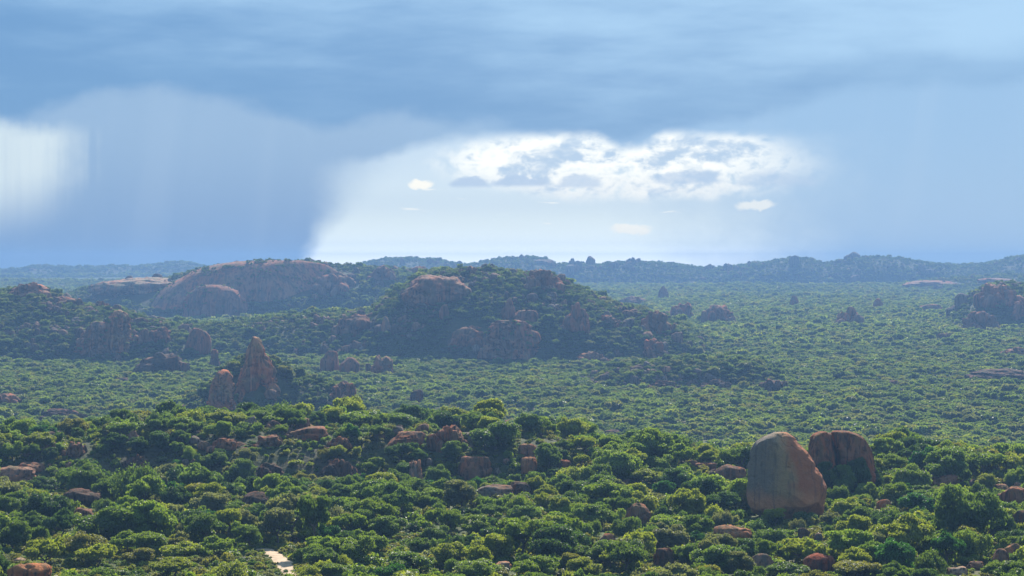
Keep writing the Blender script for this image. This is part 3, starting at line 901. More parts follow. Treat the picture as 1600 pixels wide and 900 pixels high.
FG = [
    # name, label, px0, px1, top, base, kind, tone, ref
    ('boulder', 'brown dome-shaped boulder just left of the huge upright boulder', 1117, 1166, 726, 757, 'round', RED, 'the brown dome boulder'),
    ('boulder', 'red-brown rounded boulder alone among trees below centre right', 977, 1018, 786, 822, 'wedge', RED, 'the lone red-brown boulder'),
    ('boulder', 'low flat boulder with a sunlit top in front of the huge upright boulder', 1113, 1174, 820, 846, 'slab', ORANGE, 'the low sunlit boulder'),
    ('boulder', 'grey-brown boulder half hidden in bushes below the low sunlit boulder', 1172, 1211, 865, 897, 'round', GREY, 'the half hidden grey-brown boulder'),
    ('boulder', 'dark red dome boulder at the bottom edge below the huge boulder', 1254, 1305, 865, 899, 'round', (.7, .36, .3), 'the dark red dome boulder'),
    ('boulder', 'dark blocky boulder carrying a small block on top', 1020, 1054, 856, 888, 'block', DARK, 'the dark blocky boulder'),
    ('boulder', 'small square block balanced on the dark blocky boulder', 1023, 1041, 845, 859, 'block', RED, None),
    ('boulder', 'small rounded orange boulder right of the huge upright boulder', 1369, 1393, 780, 803, 'round', ORANGE, 'the small orange boulder'),
    ('boulder', 'low red boulder among treetops right of the split boulder', 1451, 1498, 740, 768, 'slab', RED, 'the low red boulder'),
    ('boulder', 'wide brown boulder at the right edge of the picture', 1560, 1612, 760, 802, 'block', RED, 'the wide right-edge boulder'),
    ('boulder', 'flat slab boulder left of the wide right-edge boulder', 1548, 1578, 756, 772, 'slab', ORANGE, None),
    ('boulder', 'dark boulder under the wide right-edge boulder', 1582, 1612, 797, 828, 'round', DARK, 'the dark right-edge boulder'),
    ('boulder', 'upright rounded boulder, left of a leaning pair near the right bottom corner', 1551, 1577, 857, 890, 'round', RED, 'the boulder pair'),
    ('boulder', 'larger rounded boulder, right of a leaning pair near the right bottom corner', 1567, 1596, 849, 880, 'round', ORANGE, None),
    ('boulder', 'small brown slab left of the leaning boulder pair', 1509, 1537, 876, 891, 'slab', RED, None),
    ('boulder', 'pale slab at the bottom edge left of the leaning boulder pair', 1478, 1512, 886, 903, 'slab', PALE, 'the pale bottom slab'),
    ('boulder', 'dark small wedge boulder below the huge upright boulder', 1246, 1269, 824, 848, 'wedge', DARK, 'the dark wedge boulder'),
    ('boulder', 'small grey boulder right of the dark wedge boulder', 1271, 1287, 833, 853, 'round', GREY, None),
    ('boulder', 'sunlit orange boulder in the bottom left corner', 14, 77, 880, 915, 'block', (1.1, .68, .42), 'the orange corner boulder'),
    ('boulder', 'square upright brown boulder standing on the ridge right of the pale rock gully', 715, 770, 712, 752, 'block', RED, 'the square ridge boulder'),
    ('boulder', 'upper of two stacked red boulders on the ridge', 809, 838, 693, 716, 'block', RED, None),
    ('boulder', 'lower of two stacked red boulders on the ridge', 813, 840, 714, 741, 'block', ORANGE, 'the stacked red boulders'),
    ('boulder', 'low dark boulder below the stacked red boulders', 796, 832, 753, 777, 'slab', DARK, 'the low dark ridge boulder'),
    ('crag', 'long red-brown rock ledge under the crest trees at left centre', 452, 514, 667, 690, 'block', RED, 'the long red rock ledge'),
    ('crag', 'layered red rock below the long ledge on the ridge', 508, 552, 683, 706, 'crag', RED, None),
    ('crag', 'big dark shaded rock face in the middle of the ridge', 496, 566, 717, 764, 'crag', DARK, 'the dark rock face'),  # its shade is put into the dark tone
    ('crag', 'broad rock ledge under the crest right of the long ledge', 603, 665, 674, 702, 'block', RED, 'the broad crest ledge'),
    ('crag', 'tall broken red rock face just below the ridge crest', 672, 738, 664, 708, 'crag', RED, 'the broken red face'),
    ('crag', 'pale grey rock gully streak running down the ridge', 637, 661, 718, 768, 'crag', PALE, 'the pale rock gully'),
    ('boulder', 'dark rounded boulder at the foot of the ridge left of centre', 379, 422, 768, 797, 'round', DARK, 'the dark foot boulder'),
    ('boulder', 'dark shaded boulder in the left ridge slope behind round trees', 96, 160, 764, 793, 'slab', DARK, 'the dark left boulder'),  # dark tone stands in for the shade of the slope
    ('boulder', 'brown low boulder between round trees at left', 112, 147, 793, 811, 'slab', RED, 'the low brown left boulder'),
    ('boulder', 'small crest boulder at the left end of the crest rocks', 309, 331, 689, 704, 'round', RED, 'the left crest boulder'),
    ('crag', 'reddish crest rock right of the small crest boulder', 330, 384, 684, 706, 'crag', RED, 'the reddish crest rock'),
    ('crag', 'bare reddish rock patch on the ridge slope at the left edge', -10, 58, 728, 760, 'slab', PINK, 'the left-edge rock patch'),
    ('crag', 'brown bare rock patch on the left ridge slope', 20, 72, 722, 742, 'slab', RED, None),
    ('crag', 'brown stepped rock under the crest trees at left', 100, 132, 690, 716, 'crag', RED, 'the brown stepped rock'),
    ('boulder', 'grey rock with bushes on it below the square ridge boulder', 744, 802, 758, 780, 'slab', GREY, 'the grey bushy rock'),
    ('boulder', 'small red crest boulder at the middle of the ridge', 788, 806, 654, 668, 'round', RED, None),
    ('boulder', 'low rock left of the brown dome boulder', 1086, 1121, 722, 735, 'slab', RED, None),
    ('boulder', 'dark flat rock on the descending ridge crest', 942, 972, 671, 684, 'slab', DARK, None),
    ('boulder', 'small red-brown boulder left of the lone red-brown boulder', 874, 892, 718, 732, 'round', RED, None),
    ('boulder', 'small pale rock near the bottom left below round trees', 20, 40, 872, 880, 'slab', PALE, None),
    ('boulder', 'brown rock beside the track near the bottom', 452, 470, 838, 851, 'slab', DARK, None),
    ('boulder', 'pale stone at the bottom edge right of the bright bushes', 770, 800, 878, 892, 'slab', PALE, 'the pale bottom stone'),
    ('boulder', 'brown boulder deep in trees above the dark blocky boulder', 936, 962, 834, 850, 'round', RED, None),
    ('crag', 'dark red rock wall left of the dark rock face', 398, 448, 722, 752, 'crag', DARK, 'the dark red wall'),
    ('crag', 'dark shaded rock below the left crest trees', 190, 240, 712, 740, 'crag', DARK, 'the dark left crag'),  # shade below the crest carried by the dark tone
    ('crag', 'brown crag under the crest between ledge and crest rock', 398, 444, 680, 700, 'crag', RED, None),
]
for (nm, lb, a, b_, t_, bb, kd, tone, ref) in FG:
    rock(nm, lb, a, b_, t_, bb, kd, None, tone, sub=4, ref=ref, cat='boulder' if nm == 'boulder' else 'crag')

FARR = [
    ('rock_spire', 'slanting brown rock on the right flank of the pointed hill', 512, 558, 596, 632, 'crag', PINK, 5),
    ('rock_slab', 'pale pink bare slab left of the broad dome', 138, 296, 433, 462, 'slab', PALE, 5),
    ('rock_outcrop', 'rocky shoulder on the skyline right of the broad dome', 488, 560, 424, 462, 'crag', PINK, 4),
    ('rock_outcrop', 'brown stepped outcrop on the right shoulder of the left hill', 230, 268, 510, 540, 'crag', RED, 4),
    ('rock_outcrop', 'dark rounded outcrop at the right end of the left hill', 288, 330, 512, 556, 'round', RED, 4),
    ('rock_outcrop', 'small standing stone below the dark rounded outcrop', 325, 346, 545, 578, 'spire', RED, 4),
    ('rock_outcrop', 'dark bushy outcrop at the foot of the left hill', 212, 300, 552, 590, 'crag', DARK, 4),
    ('rock_outcrop', 'dark rock shelf at the left edge of the valley', -20, 34, 615, 640, 'crag', RED, 4),
    ('rock_outcrop', 'dark low outcrop in the valley left of the pointed hill', 62, 142, 638, 662, 'crag', DARK, 4),
    ('rock_outcrop', 'rock cap on the skyline at the far left hill', 15, 78, 440, 464, 'crag', PINK, 4),
    ('rock_outcrop', 'brown outcrop below the rock cap on the left hill', 70, 125, 462, 478, 'crag', RED, 4),
    ('rock_outcrop', 'dark crag above the orange rock face', 142, 175, 470, 486, 'crag', RED, 4),
    ('rock_outcrop', 'small pale stone in the valley below the left hill', 172, 180, 592, 598, 'round', (2.4, 2.4, 2.4), 3),
    ('rock_outcrop', 'dark low stones beside the small pale valley stone', 178, 202, 590, 602, 'slab', DARK, 3),
    ('rock_slab', 'long pale diagonal slab on the middle hill', 622, 742, 429, 478, 'slab', PINK, 5),
    ('rock_outcrop', 'steep brown rock cap at the right end of the middle hill crest', 818, 884, 420, 458, 'crag', RED, 5),
    ('rock_spire', 'rock column above the purple-brown dome on the middle hill', 782, 808, 465, 505, 'spire', RED, 4),
    ('rock_outcrop', 'flat-topped outcrop beside the rock column', 802, 842, 484, 510, 'block', RED, 4),
    ('rock_outcrop', 'broken outcrop left of the purple-brown dome', 700, 762, 508, 544, 'crag', RED, 4),
    ('rock_outcrop', 'oval pale upright stone on the left flank of the middle hill', 595, 611, 494, 522, 'round', PALE, 4),
    ('rock_outcrop', 'pale upright stone under the long diagonal slab', 686, 702, 476, 500, 'round', PINK, 4),
    ('rock_outcrop', 'brown crag on the left shoulder of the middle hill', 520, 596, 490, 528, 'crag', RED, 4),
    ('rock_outcrop', 'rounded dark outcrop, left of three at the foot of the middle hill', 500, 530, 548, 586, 'round', RED, 4),
    ('rock_outcrop', 'rounded dark outcrop, middle of three at the foot of the middle hill', 530, 562, 558, 588, 'round', RED, 4),
    ('rock_outcrop', 'rounded dark outcrop, right of three at the foot of the middle hill', 578, 618, 554, 592, 'crag', RED, 4),
    ('rock_outcrop', 'brown skyline rocks left of the long diagonal slab', 576, 618, 414, 442, 'crag', RED, 4),
    ('rock_outcrop', 'small skyline boulder above the long diagonal slab', 642, 668, 416, 430, 'block', RED, 4),
    ('rock_outcrop', 'brown outcrop on the right slope of the middle hill', 878, 922, 478, 522, 'crag', RED, 4),
    ('rock_outcrop', 'small brown outcrop right of the right slope outcrop', 936, 964, 492, 512, 'crag', RED, 4),
    ('rock_outcrop', 'brown spur near the right end of the middle hill', 1000, 1052, 484, 522, 'crag', RED, 4),
    ('rock_outcrop', 'dark crag low on the right end of the middle hill', 1000, 1046, 528, 564, 'crag', RED, 4),
    ('rock_outcrop', 'dark crag beneath the brown right slope outcrop', 900, 955, 548, 572, 'crag', RED, 4),
    ('rock_outcrop', 'narrow stone on the left of the middle hill crest', 640, 662, 608, 636, 'round', DARK, 4),
    ('rock_outcrop', 'left outcrop of a pair beyond the middle hill', 1040, 1086, 472, 502, 'crag', RED, 4),
    ('rock_outcrop', 'right outcrop of a pair beyond the middle hill', 1096, 1152, 476, 508, 'crag', RED, 4),
    ('rock_outcrop', 'lone square outcrop in the right valley', 1302, 1352, 482, 514, 'crag', PINK, 4),
    ('rock_outcrop', 'small far outcrop left of the lone square outcrop', 1234, 1248, 462, 480, 'round', RED, 3),
    ('rock_outcrop', 'small far outcrop right of the lone square outcrop', 1364, 1380, 466, 486, 'round', RED, 3),
    ('rock_slab', 'low pale slab in the right valley', 1436, 1474, 475, 489, 'slab', PINK, 4),
    ('rock_outcrop', 'small dark block in the open right valley', 1388, 1406, 594, 608, 'block', DARK, 4),
    ('rock_slab', 'tiny white patch of bare rock beside the small dark block', 1403, 1413, 608.5, 612.5, 'slab', (3.2, 3.2, 3.2), 3),
    ('rock_outcrop', 'long dark whaleback rock at the right edge', 1508, 1612, 576, 602, 'slab', DARK, 5),
    ('rock_outcrop', 'upper rock wall of the crag at the right edge', 1524, 1590, 442, 482, 'crag', PINK, 5),
    ('rock_outcrop', 'lower rock wall of the crag at the right edge', 1498, 1560, 486, 520, 'crag', RED, 5),
    ('rock_outcrop', 'right rock wall of the crag at the right edge', 1576, 1625, 462, 500, 'crag', PINK, 5),
    ('rock_outcrop', 'brown low rocks in the right valley near the edge', 1560, 1612, 542, 562, 'crag', RED, 4),
    ('rock_outcrop', 'small outcrop in the middle of the right valley', 1462, 1492, 520, 534, 'crag', RED, 4),
    ('rock_outcrop', 'left far outcrop behind the middle hill', 970, 1012, 462, 478, 'crag', RED, 4),
    ('rock_outcrop', 'pointed far outcrop behind the middle hill', 1028, 1046, 446, 470, 'spire', RED, 4),
    ('rock_slab', 'pale pink slab, left of two on the far right rise', 1412, 1500, 438, 450, 'slab', PINK, 4),
    ('rock_slab', 'pale pink slab, right of two on the far right rise', 1525, 1590, 434, 446, 'slab', PINK, 4),
    ('crag', 'dark rock band on the front of the low mound, left of a pair', 1012, 1062, 594, 617, 'crag', DARK, 5),
    ('crag', 'dark rock band on the front of the low mound, right of a pair', 1096, 1150, 592, 614, 'crag', DARK, 5),
    ('rock_outcrop', 'pale stone on top of the low mound', 1037, 1050, 572, 586, 'block', PALE, 4),
    ('rock_outcrop', 'dark clump of rocks in the valley left of the right-edge whaleback', 1180, 1236, 592, 618, 'crag', DARK, 4),
]
FARD = {}
for (nm, lb, a, b_, t_, bb, kd, tone, sb) in FARR:
    if lb.startswith('narrow stone on the left'):
        lb = 'narrow dark stone standing alone in the valley right of the pointed hill'
    rock(nm, lb, a, b_, t_, bb, kd, FARD.get(lb), tone, sub=sb, cat='rock', sink=0.2)
# rocks breaking the far blue skyline
for (a, b_, t_, bb, kd, lb) in [(950, 968, 409, 424, 'block', 'square-topped crag on the far blue skyline, left of a pair'), (970, 990, 411, 424, 'crag', 'square-topped crag on the far blue skyline, right of a pair'),
                            (1142, 1160, 415, 428, 'spire', 'small pointed peak on the far blue skyline at right'), (624, 633, 402, 412, 'block', 'tiny knob on the far blue skyline above the middle hill'),
                            (890, 912, 412, 424, 'crag', 'rounded crag on the far blue skyline right of the notch'), (914, 936, 414, 424, 'crag', 'low crag on the far blue skyline left of the square crags'),
                            (832, 868, 405, 420, 'block', 'flat-topped bluff on the far blue skyline left of the notch')]:
    rock('rock_outcrop', lb, a, b_, t_, bb, kd, 3930.0, GREY, sub=4, cat='rock')
rock('rock_outcrop', 'small knob on the most distant blue skyline at far left', 44, 56, 419, 430, 'block', 5080.0, GREY, sub=3)

RA = {k: np.array([r[k] for r in ROCKS], float) for k in ('px0', 'px1', 'pyt', 'pyb', 'd', 'dep', 'x', 'y', 'W')}


def clears(x, y, z, r, h, frac=0.45, pas=1.1):
    """True where a tree at x,y (crown radius r, height h) neither stands inside a rock nor hides one"""
    ok = np.ones(len(x), bool)
    px, pb = to_px(x, y, z)
    _, pt = to_px(x, y, z + h)
    rp = r * F / y
    keep = np.random.default_rng(3).uniform(size=(len(ROCKS), len(x)))
    for k in range(len(ROCKS)):
        px0, px1, pyt, pyb, d, dep, rx, ry, W = (RA[n][k] for n in ('px0', 'px1', 'pyt', 'pyb', 'd', 'dep', 'x', 'y', 'W'))
        inside = (((x - rx) / (W / 2 + 0.4 * r)) ** 2 + ((y - ry) / (dep / 2 + 0.4 * r)) ** 2) < 1
        lim = pyb - (ROCKS[k].get('fr') or frac) * (pyb - pyt)
        hide = (y < ry) & (px + rp * 0.75 > px0) & (px - rp * 0.75 < px1) & (pt < lim) & (pb > pyt)
        ok &= ~(inside | (hide & (keep[k] < pas)))
    return ok


# ------------------------------------------------------------------ sandy track
def build_track():
    pts = [(413, 858), (421, 864), (432, 869), (441, 876), (444, 884), (452, 893), (462, 904), (470, 918)]
    c = []
    for (a, b_) in pts:
        d = march(a, b_)
        c.append(((a - 800) / F * d, d))
    c = np.array(c)
    t = np.linspace(0, len(c) - 1, 60)
    x = np.interp(t, np.arange(len(c)), c[:, 0]); y = np.interp(t, np.arange(len(c)), c[:, 1])
    k = np.ones(7) / 7
    x = np.convolve(np.pad(x, 3, 'edge'), k, 'valid'); y = np.convolve(np.pad(y, 3, 'edge'), k, 'valid')
    w = 1.5 + 0.5 * vnoise(t * 0.8, t * 0, None, 3)
    rows = []
    for s in np.linspace(-1, 1, 7):
        xx = x + s * w * (1 + 0.12 * vnoise(t * 2, t * 0 + s, None, 5))
        rows.append(np.stack([xx, y, H(xx, y) + 0.12 - 0.1 * abs(s) ** 3], -1))
    V = np.array(rows)
    n, m_ = V.shape[:2]
    i = np.arange(n - 1)[:, None] * m_
    j = np.arange(m_ - 1)[None]
    f = np.stack([i + j, i + m_ + j, i + m_ + j + 1, i + j + 1], -1).reshape(-1, 4)
    link('path', mesh_np('path', V.reshape(-1, 3), f[:, ::-1], M_SAND), kind='structure', label='short pale sandy track showing between bushes at the bottom', category='path')
    return x, y


TRX, TRY = build_track()


def off_track(x, y, z, r, h, low=False):
    ok = np.ones(len(x), bool)
    px, pb = to_px(x, y, z)
    _, pt = to_px(x, y, z + h)
    rp = r * F / y
    for tx, ty in zip(TRX[::3], TRY[::3]):
        ok &= np.hypot(x - tx, y - ty) > (r * 0.6 + 1.3 if low else r * 0.8 + 1.5)
        if low:
            ok &= ~((y < ty) & (y > ty - 7.0 * h) & (np.abs(x - tx) < 1.1 + r * .8))
    if low:
        return ok
    hide = (y < 340) & (px + rp * 0.8 > 414) & (px - rp * 0.8 < 456) & (pt < 889) & (pb > 855)
    return ok & ~hide


# ------------------------------------------------------------------ trees: prototypes
def leaf_cards(centers, normals, sizes, r, bend=0.25):
    n = len(centers)
    a = r.normal(size=(n, 3))
    t1 = np.cross(normals, a)
    t1 /= np.maximum(np.linalg.norm(t1, axis=1), 1e-6)[:, None]
    t2 = np.cross(normals, t1)
    s = sizes[:, None]
    asp = r.uniform(0.55, 0.95, n)[:, None]
    v = np.stack([centers - t1 * s, centers - t2 * s * asp + normals * s * bend, centers + t1 * s, centers + t2 * s * asp + normals * s * bend], 1)
    return v.reshape(-1, 3), np.arange(4 * n).reshape(n, 4)


def crown_lobes(kind, r, nl):
    """normalised tree: radius 1, height 1"""
    L = []
    if kind == 'umbrella':
        for k in range(nl):
            a = r.uniform(0, 2 * math.pi); q = math.sqrt(r.uniform(0, 1)) * 0.82
            z = 0.80 - 0.24 * q ** 2 + r.uniform(-.09, .09)
            L.append((math.cos(a) * q, math.sin(a) * q, z, r.uniform(.2, .38), r.uniform(.09, .17)))
    elif kind == 'round':
        for k in range(nl):
            d = r.normal(size=3); d /= np.linalg.norm(d); d[2] = d[2] * 0.95 + .12
            q = r.uniform(.3, .86)
            L.append((d[0] * q, d[1] * q, .56 + d[2] * q * .48, r.uniform(.21, .40), r.uniform(.11, .21)))
    elif kind == 'tall':
        for k in range(nl):
            a = r.uniform(0, 2 * math.pi); z = r.uniform(.38, .9); q = r.uniform(.15, .68) * (1.1 - .6 * abs(z - .6))
            L.append((math.cos(a) * q, math.sin(a) * q, z, r.uniform(.22, .38), r.uniform(.08, .13)))
    else:  # bush
        for k in range(nl):
            a = r.uniform(0, 2 * math.pi); q = math.sqrt(r.uniform(0, 1)) * .68
            z = .5 * (1 - q * .6) + r.uniform(-.1, .16)
            L.append((math.cos(a) * q, math.sin(a) * q, z, r.uniform(.28, .44), r.uniform(.24, .38)))
    return L


def make_crown(name, kind, seed, nl, nleaf, size, mat):
    r = np.random.default_rng(seed)
    L = np.array(crown_lobes(kind, r, nl))
    area = L[:, 3] ** 2
    idx = r.choice(len(L), nleaf, p=area / area.sum())
    d = r.normal(size=(nleaf, 3))
    d /= np.linalg.norm(d, axis=1)[:, None]
    d[:, 2] = np.where(d[:, 2] < -0.25, -d[:, 2] * r.choice([1, -1], nleaf, p=[.7, .3]), d[:, 2])
    rad = r.uniform(0.72, 1.06, nleaf)
    inner = r.uniform(size=nleaf) < .12
    rad[inner] *= r.uniform(.3, .8, inner.sum())
    # ragged outline
    bump = 1 + 0.34 * vnoise(d[:, 0] * 3 + idx * 7.3, d[:, 1] * 3, d[:, 2] * 3, seed)
    c = L[idx, :3] + d * (rad * bump)[:, None] * np.stack([L[idx, 3], L[idx, 3], L[idx, 4]], -1)
    nrm = d * np.array([1, 1, 1.0]) + r.normal(size=(nleaf, 3)) * .8
    nrm[:, 2] += .25
    nrm /= np.linalg.norm(nrm, axis=1)[:, None]
    sz = size * r.uniform(.65, 1.35, nleaf)
    v, f = leaf_cards(c, nrm, sz, r)
    # normalise to radius 1 and top at 1
    rr = np.quantile(np.hypot(v[:, 0], v[:, 1]), .985)
    v[:, :2] /= rr
    v[:, 2] *= 1 / np.quantile(v[:, 2], .995)
    me = mesh_np(name, v, f, mat, smooth=False)
    at = me.attributes.new('leaf', 'FLOAT', 'FACE')
    tone = np.clip(r.normal(.5, .17, nleaf) + (r.uniform(size=len(L))[idx] - .5) * .35, 0, 1)
    at.data.foreach_set('value', tone.astype(np.float32))
    return me, L


def tube(V, Fc, p0, p1, r0, r1, n=6):
    p0, p1 = np.array(p0, float), np.array(p1, float)
    ax = p1 - p0
    ax /= np.linalg.norm(ax) + 1e-9
    s = np.cross(ax, [0.3, 0.9, 0.1]); s /= np.linalg.norm(s)
    t = np.cross(ax, s)
    b0 = len(V)
    for p, rr in ((p0, r0), (p1, r1)):
        for k in range(n):
            a = 2 * math.pi * k / n
            V.append(p + (s * math.cos(a) + t * math.sin(a)) * rr)
    for k in range(n):
        Fc.append([b0 + k, b0 + (k + 1) % n, b0 + n + (k + 1) % n, b0 + n + k])


def make_trunk(name, kind, seed, L):
    r = np.random.default_rng(seed + 500)
    V, Fc = [], []
    zf = {'umbrella': .36, 'round': .26, 'tall': .45, 'bush': .10}[kind]
    p = np.array([0, 0, -.06]); rad = .065
    steps = 3
    for k in range(steps):
        q = np.array([r.uniform(-.05, .05) * (k + 1), r.uniform(-.05, .05) * (k + 1), zf * (k + 1) / steps])
        tube(V, Fc, p, q, rad, rad * .84, 7)
        p, rad = q, rad * .84
    order = r.permutation(len(L))[:9]
    for k in order:
        tgt = np.array(L[k][:3])
        midp = p + (tgt - p) * .5 + np.array([r.uniform(-.06, .06), r.uniform(-.06, .06), -.03])
        tube(V, Fc, p, midp, rad * .62, rad * .4, 5)
        tube(V, Fc, midp, tgt, rad * .4, rad * .12, 5)
    return mesh_np(name, np.array(V), np.array(Fc), M_BARK)


PROTO = {}
for kind, nv in (('umbrella', 4), ('round', 4), ('tall', 2), ('bush', 2)):
    PROTO[kind] = []
    for q in range(nv):
        cm, L = make_crown('crown', kind, 40 + q * 11 + len(kind), {'umbrella': 20, 'round': 25, 'tall': 19, 'bush': 13}[kind], {'umbrella': 10500, 'round': 12500, 'tall': 6500, 'bush': 5600}[kind], .040, M_LEAF)
        PROTO[kind].append((make_trunk('trunk', kind, q, L), cm))

TINTS = {
    'yellow-green': (0.120, 0.147, 0.023), 'bright green': (0.085, 0.128, 0.021), 'mid-green': (0.059, 0.096, 0.022), 'dark green': (0.033, 0.062, 0.018),
    'grey-green': (0.089, 0.101, 0.054), 'deep green': (0.023, 0.068, 0.015), 'olive': (0.097, 0.101, 0.026)}

# hand-placed trees read off the photograph: px, top, base, width px, kind, colour
HAND = [
    (153, 852, 895, 70, 'umbrella', 'yellow-green'), (320, 803, 858, 74, 'umbrella', 'mid-green'), (73, 772, 822, 76, 'round', 'dark green'), (97, 797, 850, 56, 'umbrella', 'dark green'),
    (167, 793, 852, 95, 'round', 'mid-green'), (240, 783, 850, 82, 'round', 'bright green'), (67, 745, 775, 46, 'round', 'dark green'), (273, 760, 803, 54, 'round', 'dark green'),
    (327, 770, 810, 56, 'round', 'grey-green'), (160, 780, 800, 32, 'bush', 'mid-green'), (283, 847, 882, 66, 'umbrella', 'yellow-green'), (273, 873, 906, 76, 'umbrella', 'yellow-green'),
    (217, 857, 884, 50, 'round', 'olive'), (20, 815, 862, 54, 'round', 'mid-green'), (12, 776, 812, 44, 'round', 'mid-green'), (62, 822, 846, 30, 'bush', 'mid-green'),
    (373, 718, 765, 52, 'round', 'mid-green'), (253, 674, 705, 42, 'round', 'dark green'), (350, 641, 672, 64, 'umbrella', 'yellow-green'), (190, 659, 690, 60, 'umbrella', 'bright green'),
    (285, 652, 684, 56, 'umbrella', 'bright green'), (410, 642, 672, 56, 'umbrella', 'bright green'), (60, 676, 708, 48, 'round', 'yellow-green'), (20, 690, 720, 40, 'round', 'bright green'),
    (557, 838, 884, 78, 'round', 'bright green'), (703, 848, 890, 64, 'round', 'yellow-green'), (490, 775, 868, 52, 'tall', 'mid-green'), (683, 822, 850, 46, 'round', 'mid-green'),
    (767, 788, 816, 52, 'umbrella', 'mid-green'), (775, 660, 704, 78, 'round', 'mid-green'), (683, 728, 766, 40, 'round', 'mid-green'), (530, 757, 790, 46, 'umbrella', 'mid-green'),
    (745, 875, 912, 78, 'round', 'bright green'), (497, 644, 672, 32, 'umbrella', 'dark green'), (433, 795, 852, 62, 'tall', 'grey-green'), (478, 884, 910, 48, 'bush', 'yellow-green'),
    (555, 645, 672, 56, 'umbrella', 'bright green'), (630, 646, 672, 54, 'round', 'mid-green'), (700, 643, 668, 50, 'round', 'dark green'), (520, 880, 908, 50, 'round', 'bright green'),
    (863, 825, 886, 88, 'round', 'dark green'), (840, 870, 912, 78, 'umbrella', 'bright green'), (980, 847, 902, 80, 'umbrella', 'mid-green'), (1047, 822, 860, 64, 'round', 'grey-green'),
    (1012, 733, 765, 64, 'umbrella', 'yellow-green'), (1037, 751, 782, 36, 'round', 'deep green'), (1072, 765, 817, 58, 'round', 'yellow-green'), (1133, 769, 806, 66, 'umbrella', 'dark green'),
    (857, 693, 736, 40, 'round', 'mid-green'), (830, 647, 682, 48, 'round', 'mid-green'), (1033, 711, 738, 46, 'round', 'bright green'), (975, 810, 845, 46, 'round', 'mid-green'),
    (913, 873, 905, 52, 'round', 'yellow-green'), (887, 750, 782, 40, 'round', 'mid-green'), (1120, 852, 900, 84, 'round', 'mid-green'), (1127, 800, 826, 40, 'bush', 'grey-green'), (895, 654, 690, 50, 'round', 'yellow-green'),
    (1420, 728, 774, 64, 'round', 'bright green'), (1433, 772, 812, 60, 'round', 'deep green'), (1400, 845, 905, 68, 'round', 'deep green'), (1480, 833, 888, 54, 'umbrella', 'deep green'),
    (1510, 762, 852, 112, 'round', 'mid-green'), (1385, 684, 722, 54, 'round', 'bright green'), (1477, 702, 758, 74, 'round', 'mid-green'), (1535, 707, 752, 78, 'umbrella', 'bright green'),
    (1587, 732, 764, 44, 'round', 'bright green'), (1335, 805, 852, 50, 'round', 'yellow-green'), (1353, 754, 786, 44, 'round', 'bright green'), (1228, 878, 910, 72, 'umbrella', 'mid-green'),
    (1340, 877, 912, 84, 'umbrella', 'olive'), (1268, 700, 722, 32, 'bush', 'bright green'), (1160, 862, 904, 50, 'round', 'grey-green'), (1455, 862, 902, 50, 'bush', 'mid-green'), (640, 862, 900, 80, 'round', 'mid-green'),
    (605, 806, 842, 60, 'round', 'mid-green'), (390, 822, 862, 50, 'tall', 'mid-green'), (925, 790, 826, 54, 'round', 'mid-green'), (740, 806, 836, 52, 'round', 'bright green'), (820, 790, 824, 52, 'round', 'mid-green'),
    (360, 880, 915, 70, 'bush', 'yellow-green'), (1560, 800, 842, 56, 'round', 'mid-green'), (1206, 826, 854, 56, 'bush', 'mid-green'), (1305, 760, 792, 44, 'bush', 'mid-green'),
    (1292, 722, 778, 40, 'round', 'dark green'), (1316, 728, 780, 44, 'round', 'mid-green'), (1340, 718, 779, 48, 'round', 'dark green'), (1362, 722, 776, 40, 'round', 'dark green'), (1260, 800, 822, 48, 'bush', 'dark green'), (1188, 813, 834, 34, 'bush', 'dark green'),
]
T = []     # x, y, z, r, h, kind, colour
for (px, pt, pb, w, kind, cn_) in HAND:
    d = march(px, min(pb, 1000))
    if d is None:
        d = 480
    d = min(d, 500)
    x = (px - 800) / F * d
    z = float(H(np.array([x]), np.array([d]))[0])
    ztop = CZ - (pt - HY) / F * d
    h = max(ztop - z, 2.2)
    T.append([x, d, z, w / 2 / F * d, min(h, 12), kind, cn_, True])
hand_n = len(T)
HA = np.array([[t[0], t[1], t[2], t[3], t[4]] for t in T])
hpx, hpb = to_px(HA[:, 0], HA[:, 1], HA[:, 2])
_, hpt = to_px(HA[:, 0], HA[:, 1], HA[:, 2] + HA[:, 4])
hrp = HA[:, 3] * F / HA[:, 1]

# random fill over the foreground ridge, thinned so that read-off trees, rocks and the track stay in sight
r = np.random.default_rng(99)
N = 9000
d = np.sqrt(r.uniform(262 ** 2, 560 ** 2, N))
u = r.uniform(-.32, .32, N)
x, y = u * d, d
z = H(x, y)
rad = np.clip(r.lognormal(math.log(2.45), .40, N), 1.2, 5.2)
hgt = rad * r.uniform(1.05, 1.6, N) + .6
ok = clears(x, y, z, rad, hgt) & off_track(x, y, z, rad, hgt)
px, pb = to_px(x, y, z)
_, pt = to_px(x, y, z + hgt)
rp = rad * F / y
for k in range(hand_n):
    hide = (y < HA[k, 1]) & (np.abs(px - hpx[k]) < (hrp[k] + rp) * .8) & (pt < hpt[k] + .55 * (hpb[k] - hpt[k])) & (pb > hpt[k])
    near = np.hypot(x - HA[k, 0], y - HA[k, 1]) < (HA[k, 3] + rad) * .72
    ok &= ~(hide | near)
